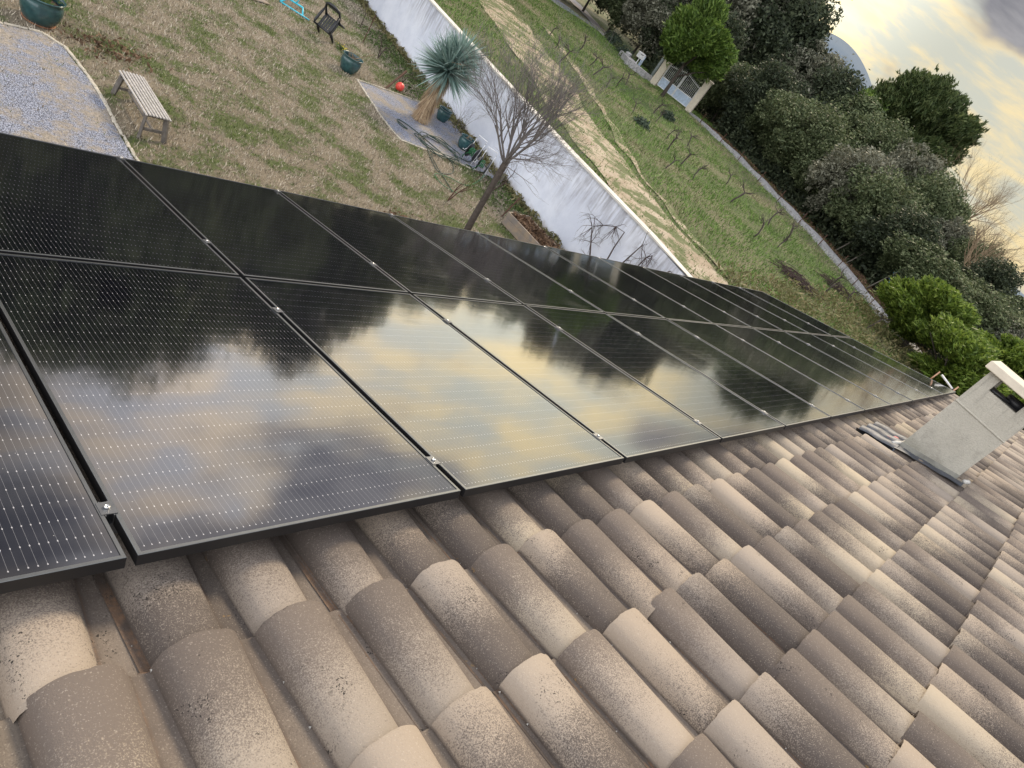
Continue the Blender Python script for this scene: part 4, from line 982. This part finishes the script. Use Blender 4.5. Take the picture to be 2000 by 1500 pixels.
for i, (x, y) in enumerate(spots):
    k = i % 3; o = vp[k] if not used[k] else copy_tree(vp[k]); used[k] = True
    o.location = (x, y, zt(x, y)); o.rotation_euler = (0, 0, rr.uniform(0, 6.28)); s = rr.uniform(.85, 1.35); o.scale = (s, s, s)
    tag(o, 'gnarled leafless vine stock in the field, %s to the white gate' % ((ORD[i] + ' nearest') if i else 'nearest'), 'vine', 'old vine stocks in the field')
def shrub(x, y, s, lab, mat, seed, n=900):
    q = np.random.default_rng(seed); r = empty('field_shrub', (x, y, zt(x, y)), label=lab, cat='shrub')
    d = q.normal(size=(n, 3)); d /= np.linalg.norm(d, axis=1)[:, None]; d[:, 2] = np.abs(d[:, 2]); P = d * (q.random(n) ** .4)[:, None] * [s, s, s * .8] * (1 + .25 * np.sin(d[:, :1] * 9 + d[:, 1:2] * 7))
    leaf_quads('foliage', P, q, .07, mat, r, 2.)
shrub(26.97, 18.0, .42, 'dark round shrub in the field, the one farther from the wood', M['rockrose'], 1)
shrub(34.2, 21.8, .42, 'dark round shrub close to the low stone wall below the gate', M['rockrose'], 2)
for i, (x, y) in enumerate(((44.5, 36.6), (43.4, 35.4), (42.6, 34.0), (41.6, 32.6), (40.7, 31.4), (45.6, 37.6))):
    shrub(x, y, .62 + .1 * (i % 2), 'roadside shrub in the low hedge, %s counting from the letter box' % ORD[[5, 3, 2, 1, 0, 5][i] if i < 5 else 4], M['rockrose'] if i % 2 else M['oak'], 20 + i, 1200)
def brush(x, y, lab, seed, n=160, L=.9):
    rr = random.Random(seed); g = MB(); z = zt(x, y)
    for i in range(n):
        a = rr.gauss(2.2, .5); cx_, cy_, cz = x + rr.gauss(0, .28), y + max(-.8, min(.8, rr.gauss(0, .38))), z + min(.25, abs(rr.gauss(.05, .10))); l = rr.uniform(.3, L) / 2
        dd = Vector((math.cos(a) * l, math.sin(a) * l, rr.uniform(-.05, .05))); c = Vector((cx_, cy_, cz)); g.tube([c - dd, c + Vector((0, 0, rr.uniform(0, .06))), c + dd], rr.uniform(.006, .016), 4)
    tag(g.build('brush_pile', M['drybrush'], None, True), lab, 'brush pile')
brush(23.9, 6.85, 'dark heap of cut vine branches in the field beyond the far corner of the panels', 3)
brush(29.2, 7.0, 'sparser heap of cut branches close to the low wall', 4, 110)
# low wall of the wood with fence posts
LW = [(28.5, 1.2), (31.2, 5.06), (33.8, 8.1), (35.6, 11.2), (37.9, 15.9), (40.0, 20.6), (41.15, 24.9)]
LW2 = [(39.95, 28.75), (39.6, 30.3), (40.6, 32.0)]
def lowwall(P, lab, h=.16):
    g = MB(); vs = []; W_ = []
    for a, b in zip(P, P[1:]):
        n = max(1, int(math.dist(a, b) / .7)); W_ += [(a[0] + (b[0] - a[0]) * i / n, a[1] + (b[1] - a[1]) * i / n) for i in range(n)]
    W_.append(P[-1]); rr = random.Random(3)
    for x, y in W_:
        z = zt(x, y); hh = h + rr.uniform(-.02, .02); j = rr.uniform(-.03, .03)
        vs += [(x - .20 + j, y + .14, z - .2), (x + .52 + j, y - .36, z - .2), (x + .50 + j, y - .35, z + hh), (x - .18 + j, y + .13, z + hh)]
    fs = []
    for i in range(len(W_) - 1):
        b = i * 4
        for k in range(4): fs.append((b + k, b + 4 + k, b + 4 + (k + 1) % 4, b + (k + 1) % 4))
    fs += [(0, 1, 2, 3), tuple(reversed(range(len(vs) - 4, len(vs))))]
    g.add(vs, fs); return tag(g.build('low_wall', M['greystone']), lab, 'wall')
lowwall(LW, 'long low pale stone kerb wall between the field and the wood'); lowwall(LW2, 'short low stone wall left of the white gate', .38)
posts = [(30.6, 4.3), (32.0, 6.1), (33.2, 7.5), (34.3, 8.9), (35.2, 10.6), (36.2, 12.5), (37.2, 14.6), (38.2, 16.7), (39.2, 19.0), (40.1, 21.2), (40.8, 23.6)]
base_post = None
for i, (x, y) in enumerate(posts):
    if base_post is None:
        g = MB(); g.box((0, 0, .28), (.035, .035, .72), None, .004); base_post = g.build('fence_post', M['rust'], None, world=False); o = base_post
    else: o = base_post.copy(); col.objects.link(o)
    o.location = (x - .25, y + .12, zt(x, y)); o.rotation_euler = (R(2 * math.sin(i * 3)), R(2 * math.cos(i * 2)), 0)
    tag(o, 'thin dark fence post along the low wall, %s from the white gate' % ORD[len(posts) - 1 - i], 'fence post', 'fence posts along the low wall')
# gate with pillars, letter box, lamp post
def gate():
    A = Vector((40.15, 28.15, 0)); B = Vector((41.35, 25.45, 0)); zg = 2.80; d = (B - A).normalized(); n = Vector((-d.y, d.x, 0)); ang = math.atan2(d.y, d.x); Rz = Matrix.Rotation(ang, 3, 'Z'); W_ = (B - A).length
    r = empty('gate', (A.x, A.y, zg), label='white and pale blue double gate between cream pillars at the edge of the wood', cat='gate')
    for P in (A, B):
        g = MB(); g.box((P.x, P.y, zg + .98), (.42, .42, 2.16), Rz, .01); pl_ = g.build('pillar', M['cream'], r)
        g = MB(); g.box((P.x, P.y, zg + 2.11), (.54, .54, .10), Rz, .015); g.build('pillar_cap', M['cream'], pl_)
    hw = (W_ - .46) / 2
    for s in (0, 1):
        c0 = A + d * (.23 + hw * s); lf = MB(); bars = MB(); pan = MB()
        pan.box(tuple(c0 + d * hw / 2 + Vector((0, 0, zg + .36))), (hw - .06, .03, .56), Rz, .004)
        for zz in (.66, .08): lf.box(tuple(c0 + d * hw / 2 + Vector((0, 0, zg + zz))), (hw - .03, .05, .05), Rz)
        for t in (.03, hw - .03): lf.box(tuple(c0 + d * t + Vector((0, 0, zg + .80))), (.05, .05, 1.46), Rz)
        prev = None
        for k in range(9):
            t = .04 + (hw - .08) * k / 8; tt = t if s else hw - t; zt_ = 1.42 + .28 * (1 - (tt / hw)) ** 1.3
            p = c0 + d * t + Vector((0, 0, zg + zt_))
            if prev is not None: lf.tube([prev, p], .02, 6)
            prev = p
        for k in range(11):
            t = .08 + (hw - .16) * k / 10; tt = t if s else hw - t; top_ = 1.42 + .28 * (1 - (tt / hw)) ** 1.3 + .12
            bars.tube([c0 + d * t + Vector((0, 0, zg + .68)), c0 + d * t + Vector((0, 0, zg + top_))], [.011, .011], 6)
        L_ = lf.build('gate_leaf', M['whitem'], r); pan.build('solid_panel', M['bluewhite'], L_); bars.build('bars', M['whitem'], L_)
gate()
r = empty('letter_box', (39.75, 29.95, 2.72), (0, 0, R(-38)), label='small white letter box on a post left of the white gate', cat='letter box')
g = MB(); g.tube([(0, 0, 0), (0, 0, .72)], .035, 8); g.build('post', M['whitem'], r, world=False)
g = MB(); g.box((0, 0, .90), (.50, .22, .38), None, .02); g.build('box', M['whitem'], r, world=False)
g = MB(); g.box((0, -.113, .98), (.24, .006, .035)); g.build('slot', M['black'], r, world=False)
r = empty('letter_box', (41.0, 30.6, 2.85), (0, 0, R(-30)), label='narrow pale blue box half hidden behind the pine near the gate', cat='box')
g = MB(); g.box((0, 0, .45), (.16, .14, .75), None, .01); g.build('box', M['bluewhite'], r, world=False); g = MB(); g.tube([(0, 0, 0), (0, 0, .1)], .04, 8); g.build('post', M['whitem'], r, world=False)
g = MB(); g.box((40.3, 31.3, 2.98), (.42, .36, .62), Matrix.Rotation(.4, 3, 'Z'), .06); tag(g.build('boulder', M['greystone']), 'grey stone block at the end of the hedge left of the letter box', 'stone')
r = empty('street_lamp', (41.45, 29.55, 2.85), label='pale metal lamp post rising behind the bright green pine at the gate', cat='lamp post')
g = MB(); g.tube([(0, 0, 0), (0, 0, 7.2)], [.10, .07], 10); g.build('pole', M['galv'], r, True, world=False)
g = MB(); g.tube([(0, 0, 7.1), (-.2, -.3, 7.5), (-.7, -.8, 7.6)], .035, 8); g.box((-.9, -1.0, 7.6), (.3, .6, .12), Matrix.Rotation(R(-40), 3, 'Z'), .03); g.build('lamp_head', M['galv'], r, world=False)

# ------------------------------------------------------------------ trees
def crown_points(q, blobs, n, shell=.35):
    """leaf positions: blobs = (centre, radii); each blob carries lumps"""
    out = []; tot = sum((b[1][0] * b[1][1] * b[1][2]) ** (2 / 3) for b in blobs)
    for c, rad in blobs:
        k = max(4, int(n * (rad[0] * rad[1] * rad[2]) ** (2 / 3) / tot)); nl = 26
        dl = q.normal(size=(nl, 3)); dl /= np.linalg.norm(dl, axis=1)[:, None]; rl_ = q.uniform(.20, .40, nl); cen = dl * (.70 + .18 * q.random(nl))[:, None]
        w_ = rl_ ** 2; i = q.choice(nl, k, p=w_ / w_.sum()); d = q.normal(size=(k, 3)); d /= np.linalg.norm(d, axis=1)[:, None]
        p = cen[i] + d * (rl_[i] * (1 - shell * q.random(k) ** 1.5))[:, None]
        ins = q.random(k) < .12; p[ins] *= q.random(ins.sum())[:, None]
        p *= (1 + .05 * q.normal(size=(k, 1))); o_ = q.random(k) < .05; p[o_] *= 1 + np.abs(q.normal(size=(o_.sum(), 1))) * .10
        out.append(p * np.array(rad) + np.array(c))
    return np.concatenate(out)
def tree_proto(name, seed, mat, H, Rr, n, leaf, trunk_h, kind='oak', bark='bark', tr=.14):
    q = np.random.default_rng(seed); rr = random.Random(seed); r = empty(name, (0, 0, 0)); g = MB()
    lean = Vector((rr.uniform(-.08, .08), rr.uniform(-.08, .08), 1))
    top = lean * H * .72; g.tube([(0, 0, -.2), tuple(lean * trunk_h * .5), tuple(lean * trunk_h), tuple(top)], [tr, tr * .8, tr * .7, tr * .3], 8)
    for k in range(7):
        a = 6.283 * k / 7 + rr.uniform(-.3, .3); b = lean * trunk_h * rr.uniform(.75, 1.6); e = b + Vector((math.cos(a) * Rr * .7, math.sin(a) * Rr * .7, (H - trunk_h) * rr.uniform(.25, .55)))
        g.tube([b, b.lerp(e, .5) + Vector((0, 0, .12)), e], [tr * .45, tr * .3, tr * .12], 6)
    g.build('trunk', M[bark], r, True, world=False)
    hc = (H - trunk_h)
    if kind == 'oak':
        blobs = [((0, 0, trunk_h + hc * .52), (Rr * .80, Rr * .80, hc * .50))]
        for k in range(6):
            a = 6.283 * k / 6 + rr.uniform(-.4, .4); s = rr.uniform(.42, .60); blobs.append(((math.cos(a) * Rr * .58, math.sin(a) * Rr * .58, trunk_h + hc * rr.uniform(.25, .66)), (Rr * s, Rr * s, hc * s * .62)))
        blobs.append(((0, 0, trunk_h + hc * .80), (Rr * .5, Rr * .5, hc * .24)))
    elif kind == 'umbrella':
        blobs = [((0, 0, H - hc * .40), (Rr, Rr, hc * .42))]
        for k in range(9):
            a = 6.283 * k / 9 + rr.uniform(-.3, .3); blobs.append(((math.cos(a) * Rr * .72, math.sin(a) * Rr * .72, H - hc * rr.uniform(.42, .72)), (Rr * .36, Rr * .36, hc * .22)))
    else:
        blobs = [((0, 0, trunk_h + hc * .48), (Rr * .85, Rr * .85, hc * .46))]
        for k in range(8):
            a = 6.283 * k / 8 + rr.uniform(-.3, .3); s = rr.uniform(.34, .48); blobs.append(((math.cos(a) * Rr * .55, math.sin(a) * Rr * .55, trunk_h + hc * rr.uniform(.22, .78)), (Rr * s, Rr * s, hc * s * .7)))
    P = crown_points(q, blobs, n)
    if kind in ('pine', 'umbrella'):
        cen = np.array([0, 0, trunk_h + hc * .4]); m_ = len(P) // 9; C = P[:m_]; d = C - cen; d /= np.linalg.norm(d, axis=1)[:, None] + 1e-6; d[:, 2] += .55; dd = np.repeat(d, 9, 0) * .55
        PP = np.repeat(C, 9, 0) + q.normal(size=(m_ * 9, 3)) * leaf * .42
        leaf_quads('crown', PP, q, leaf * .62, mat, r, 3.2, dirs=dd)
    else: leaf_quads('crown', P, q, leaf, mat, r, 1.7)
    remember(r); return r
O = {'oak': tree_proto('evergreen_oak', 31, M['oak'], 7.5, 3.2, 34000, .13, 1.6), 'grey': tree_proto('evergreen_oak', 32, M['oak2'], 7.5, 3.2, 34000, .12, 1.5),
     'deep': tree_proto('evergreen_oak', 33, M['oak3'], 7.5, 3.0, 30000, .13, 1.4), 'oakb': tree_proto('evergreen_oak', 34, M['oak'], 7.0, 3.6, 34000, .12, 1.2)}
usedk = set(); counts = {'front': 0, 'back': 0, 'left': 0, 'hill': 0}
def ray_pt(az, D): return (CP[0] + D * math.sin(R(az)), CP[1] + D * math.cos(R(az)))
rr = random.Random(77)
DESC = {'oak': 'dark green', 'grey': 'silvery grey-green', 'deep': 'very dark', 'oakb': 'broad mid-green'}
def put(kind, az, D, el, row, wscale=1.0, lab=None):
    """oak whose top stands at elevation el (degrees) seen from the roof"""
    x, y = ray_pt(az, D); z = zt(x, y) if x > wallx(max(-12, min(48, y))) + .3 else 0.
    top = CP[2] + D * math.tan(R(el)); H = top - z; base = {'oakb': 7.0}.get(kind, 7.5); s = H / (base * 1.0)
    o = O[kind] if kind not in usedk else copy_tree(O[kind]); usedk.add(kind)
    o.location = (x, y, z - .1); ws = s * wscale if s > .6 else .6 * wscale; o.scale = (ws, ws, s); o.rotation_euler = (0, 0, rr.uniform(0, 6.28))
    i = counts[row]; counts[row] += 1
    where = {'front': '%s from the gate in the front row of the wood', 'back': '%s from the left in the tall back row', 'left': '%s from the lamp post in the grove left of the gate', 'hill': '%s from the left beyond the young pines'}[row]
    tag(o, lab or ('%s oak ' % DESC[kind]) + where % ORD[i], 'tree', 'evergreen oaks of the wood')
    return o
# front row (azimuth, distance, elevation of the crown top, kind)
for az_, D, el, kd in ((59.8, 53.5, 1.4, 'oak'), (61.8, 51, 2.5, 'deep'), (64.0, 49, 1.6, 'oak'), (66.2, 46.5, 2.4, 'oakb'), (68.6, 44.5, 1.0, 'oak'), (71.0, 42.5, 2.2, 'grey'), (73.6, 40.5, 1.6, 'oakb'), (76.2, 38.5, .6, 'deep'), (78.8, 37, -.4, 'oak')):
    put(kd, az_, D, el, 'front', 1.15)
for az_, D, el, kd in ((50.6, 62, 4.6, 'oakb'), (53.2, 60, 6.2, 'deep'), (55.8, 60, 7.2, 'grey'), (58.2, 60, 7.6, 'deep'), (60.4, 58.5, 6.9, 'deep'), (63.0, 57, 5.2, 'grey'), (65.3, 55, 4.6, 'deep'), (67.6, 54, 4.2, 'oak'), (70.2, 52, 4.0, 'oakb'), (72.8, 50, 4.0, 'grey'), (75.4, 48, 3.4, 'oakb'), (78.0, 46, 1.9, 'grey'), (80.6, 45, 1.7, 'oakb')):
    put(kd, az_, D * 1.28, el, 'back', 1.0)
for az_, D, el, kd in ((56.6, 59, 3.0, 'deep'), (54.2, 58, 3.6, 'deep'), (52.0, 59, 3.2, 'grey'), (49.6, 63, 3.4, 'oak'), (47.3, 68, 3.6, 'deep')):
    put(kd, az_, D, el, 'left', 1.0)
for az_, D, el, kd in ((82.2, 47, 1.3, 'deep'), (84.4, 48, .4, 'oak'), (86.8, 47, -.1, 'oakb'), (82.6, 40, -.2, 'oakb'), (85.2, 40, -.8, 'grey'), (89., 44, .5, 'deep'), (91.5, 42, 0., 'oak')):
    put(kd, az_, D, el, 'hill', 1.15)
# trees north of the garden, seen mirrored in the panels
k = 0
for az_, D, el, kd in ((8., 40, 13.5, 'deep'), (13.5, 38, 14.5, 'oak'), (18.5, 37, 15.0, 'oakb'), (23.5, 40, 12.0, 'grey'), (28., 42, 11.8, 'oak'), (32.5, 42, 13.2, 'deep'), (36.5, 50, 9.0, 'oak'), (40.5, 58, 7.0, 'oakb'), (44.5, 64, 6.4, 'deep'), (11., 33, 6., 'oakb'), (16.5, 33, 7., 'deep'), (21.5, 34, 6., 'oakb'), (26.5, 35, 5., 'oak'), (31., 37, 6., 'oakb'), (35.5, 42, 4.5, 'deep'), (39., 50, 3.5, 'oakb'), (42.5, 56, 3., 'oak')):
    put(kd, az_, D, el - (3.9 if az_ < 35 else 2.7), 'left', 1.0, 'tall evergreen mirrored in the solar panels, %s from the left' % ORD[k]); k += 1

def place(o, x, y, z, s, rz, lab, cat='tree', group=None, sz=None):
    o.location = (x, y, z); o.scale = (s, s, sz or s); o.rotation_euler = (0, 0, rz); return tag(o, lab, cat, group)
gp_ = tree_proto('pine_tree', 51, M['pine'], 5.9, 2.2, 100000, .13, 1.9, 'pine', tr=.13); place(gp_, 39.0, 26.2, 2.35, 1.1, .4, 'bright green rounded pine standing in front of the white gate')
p1 = tree_proto('pine_tree', 52, M['pine2'], 3.4, 1.6, 90000, .095, .7, 'pine', tr=.09); place(p1, 28.95, 3.6, 2.05, 1.42, 1., 'bright green young pine, the farther and left one of the pair behind the roof edge', group='young pines behind the roof', sz=.80)
p2 = tree_proto('pine_tree', 53, M['pine2'], 3.5, 1.5, 90000, .085, .5, 'pine', tr=.09); place(p2, 26.2, 1.5, 1.9, 1.38, 2., 'bright yellow-green young pine nearest the chimney cap', group='young pines behind the roof', sz=.70)
p3 = copy_tree(p1); place(p3, 33.5, .9, 2.05, 1.4, 4., 'darker green young pine at the right edge of the photo', group='young pines behind the roof', sz=.8)
p4 = copy_tree(p2); place(p4, 29.0, -1.2, 1.9, 1.2, 5., 'young pine mostly hidden behind the chimney cap', group='young pines behind the roof', sz=.7)
um = tree_proto('umbrella_pine', 54, M['umbrella'], 12.2, 4.7, 170000, .19, 2.6, 'umbrella', tr=.28); place(um, 70.2, 23.2, 3.0, 1.0, 0., 'tall round-topped umbrella pine standing above the wood against the bright sky', sz=1.0)
q_ = copy_tree(gp_); place(q_, 66.5, 26.6, 3.0, 1.35, 2., 'fresh green pine crown just left of the tall umbrella pine', sz=1.5)
# bare sky tree
def sky_tree(x, y, z, H, seed, lab):
    rr = random.Random(seed); r = empty('bare_tree', (x, y, z), label=lab, cat='tree'); g = MB()
    g.tube([(0, 0, -.2), (.1, .1, H * .3), (.1, 0, H * .42)], [.20, .16, .14], 8); g.build('trunk', M['tan'], r, True, world=False); g = MB()
    for k in range(8):
        a = 6.283 * k / 8; grow(g, (.1, 0, H * rr.uniform(.30, .42)), (math.cos(a) * .75, math.sin(a) * .75, 1), H * .26, .07, 4, rr, .55, 0, 4, None, .2, (3, 4), .68)
    g.build('branches', M['tan'], r, True, world=False)
sky_tree(67.7, 14.3, 3.0, 10.6, 6, 'bare golden-twigged tree against the sky right of the umbrella pine')
sky_tree(52.5, 8.2, 2.9, 6.5, 8, 'bare twiggy tree at the right edge of the photo behind the wood')
# pale leaning stems at the wood edge
for i, (az_, D) in enumerate(((61.2, 50.5), (62.2, 50), (63.6, 48.5), (68.3, 43.5), (69.5, 42.), (73.0, 39.), (74.2, 38.), (76.5, 36.))):
    x, y = ray_pt(az_, D); rr = random.Random(i); r = empty('sapling', (x, y, zt(x, y)), label='slim pale leaning sapling at the edge of the wood, %s from the gate' % ORD[i], cat='sapling', group='pale saplings at the edge of the wood')
    g = MB(); g.tube([(0, 0, -.1), (.2, -.3, .9), (.5, -.6, 1.9), (.75, -.75, 2.9)], [.035, .028, .020, .010], 6)
    for k in range(3): grow(g, (.5, -.6, 1.5 + .4 * k), (rr.uniform(-.3, .6), rr.uniform(-.9, .1), .8), .7, .012, 1, rr)
    g.build('stem', M['palebark'], r, True, world=False)
# understorey and leaf litter of the wood
q = np.random.default_rng(9); n = 60000
LWa = np.array(LW + [(41.0, 28.), (41.5, 31.5), (46., 37.)]); t = q.uniform(0, len(LWa) - 1.001, n); i = t.astype(int); f = (t - i)[:, None]; B_ = LWa[i] * (1 - f) + LWa[i + 1] * f
dep = 1.6 + q.random(n) ** 1.3 * 9; P = np.c_[B_[:, 0] + dep * .80, B_[:, 1] - dep * .50]; zz_ = zfv(P[:, 0], P[:, 1]); hm = .9 + .8 * np.sin(P[:, 0] * 1.1) * np.sin(P[:, 1] * .9) + dep * .10
P = np.c_[P, zz_ + q.random(n) * hm.clip(.15, 2.2)]; gate_gap = (np.hypot(P[:, 0] - 43.2, P[:, 1] - 26.0) < 2.2); P = P[~gate_gap]
tag(leaf_quads('undergrowth', P, q, .13, M['oak3'], None, 1.7), 'dark undergrowth filling the foot of the wood', 'undergrowth', kind='stuff')
q = np.random.default_rng(10); n = 9000; t = q.uniform(0, len(LW) - 1.001, n); i = t.astype(int); f = (t - i)[:, None]; LWb = np.array(LW); B_ = LWb[i] * (1 - f) + LWb[i + 1] * f
dep = .35 + q.random(n) * 2.; P = np.c_[B_[:, 0] + dep * .80, B_[:, 1] - dep * .50]; P = np.c_[P, zfv(P[:, 0], P[:, 1]) + .03 + q.random(n) * .05]
tag(leaf_quads('leaf_litter', P, q, .09, m_, None, 1.6), 'reddish brown leaf litter behind the low wall', 'leaves', kind='stuff')
q = np.random.default_rng(12); n = 26000; x = q.uniform(17, 31, n); y = q.uniform(-1.5, 6.5, n); k = q.random(n) < (.3 + .5 * (np.sin(x * 1.4) * np.sin(y * 1.9) > 0)); x, y = x[k], y[k]
tag(leaf_quads('scrub', np.c_[x, y, zfv(x, y) + q.random(len(x)) ** 2 * .55 * (.3 + .7 * np.abs(np.sin(x * 2.1 + y)))], q, .05, M['weed'], None, 2.6), 'brown dry scrub below the young pines', 'scrub', kind='stuff')

# pool water and coloured toys glimpsed through the trees
g = MB(); g.add([(43.5, 9.0, zf(44) + .03), (47.5, 7.2, zf(47) + .03), (49.5, 12., zf(49) + .03), (45.5, 14., zf(45) + .03)], [(0, 1, 2, 3)])
m, T = newmat('pool_blue'); T.set(Base__Color=(.08, .40, .62), Roughness=.1); tag(g.build('pool_water', m), kind='structure')

x, y = ray_pt(79.3, 36.2)
r = empty('tarpaulin', (x, y, zt(x, y)), label='crumpled blue sheet glimpsed under the trees behind the low wall', cat='tarpaulin')
g = MB(); rr = random.Random(3)
for i in range(26): g.box((rr.uniform(-.4, .8), rr.uniform(-1.6, 1.6), rr.uniform(.45, 1.5)), (.05, rr.uniform(.10, .34), rr.uniform(.08, .22)), Matrix.Rotation(rr.uniform(-.6, .6), 3, 'X'), .01)
g.build('sheet', M['bluesheet'], r, world=False)
x, y = ray_pt(80.9, 35.3); q = np.random.default_rng(3); r = empty('orange_shrub', (x, y, zt(x, y)), label='small orange-leaved shrub in the dark wood beside the blue sheet', cat='shrub')
leaf_quads('foliage', q.normal(size=(420, 3)) * [.25, .38, .20] + [0, 0, 1.0], q, .10, M['orange'], r, 1.6)
g = MB(); g.tube([(0, 0, 0), (0, 0, .9)], .03, 5); g.build('stem', M['bark'], r, world=False)
# far mountain
def mountain():
    g = MB(); D0, D1 = 1400., 1750.; vs = []
    azs = np.linspace(40, 96, 169)
    prof = np.interp(azs, [40, 50, 56, 60.3, 61.7, 63., 64.5, 65.8, 67.2, 69.5, 73, 78, 84, 96], [2.0, 3.0, 4.0, 4.9, 5.75, 6.1, 6.0, 5.6, 4.9, 3.2, 1.6, .8, .4, .2]); prof = np.convolve(np.pad(prof, 6, 'edge'), np.ones(13) / 13, 'valid')
    for a, e in zip(azs, prof):
        for D, k in ((1000., 0.), (1150., .45), (1300., .8), (1450., 1.), (1700., .7), (2300., 0.)):
            x, y = ray_pt(a, D); vs.append((x, y, 2 + (CP[2] - 2 + 1450. * math.tan(R(e))) * k if k else -3))
    n = 6; fs = [(i * n + k, (i + 1) * n + k, (i + 1) * n + k + 1, i * n + k + 1) for i in range(len(azs) - 1) for k in range(n - 1)]
    g.add(vs, fs); tag(g.build('mountain', M['mtn'], None, True), kind='structure')
mountain()
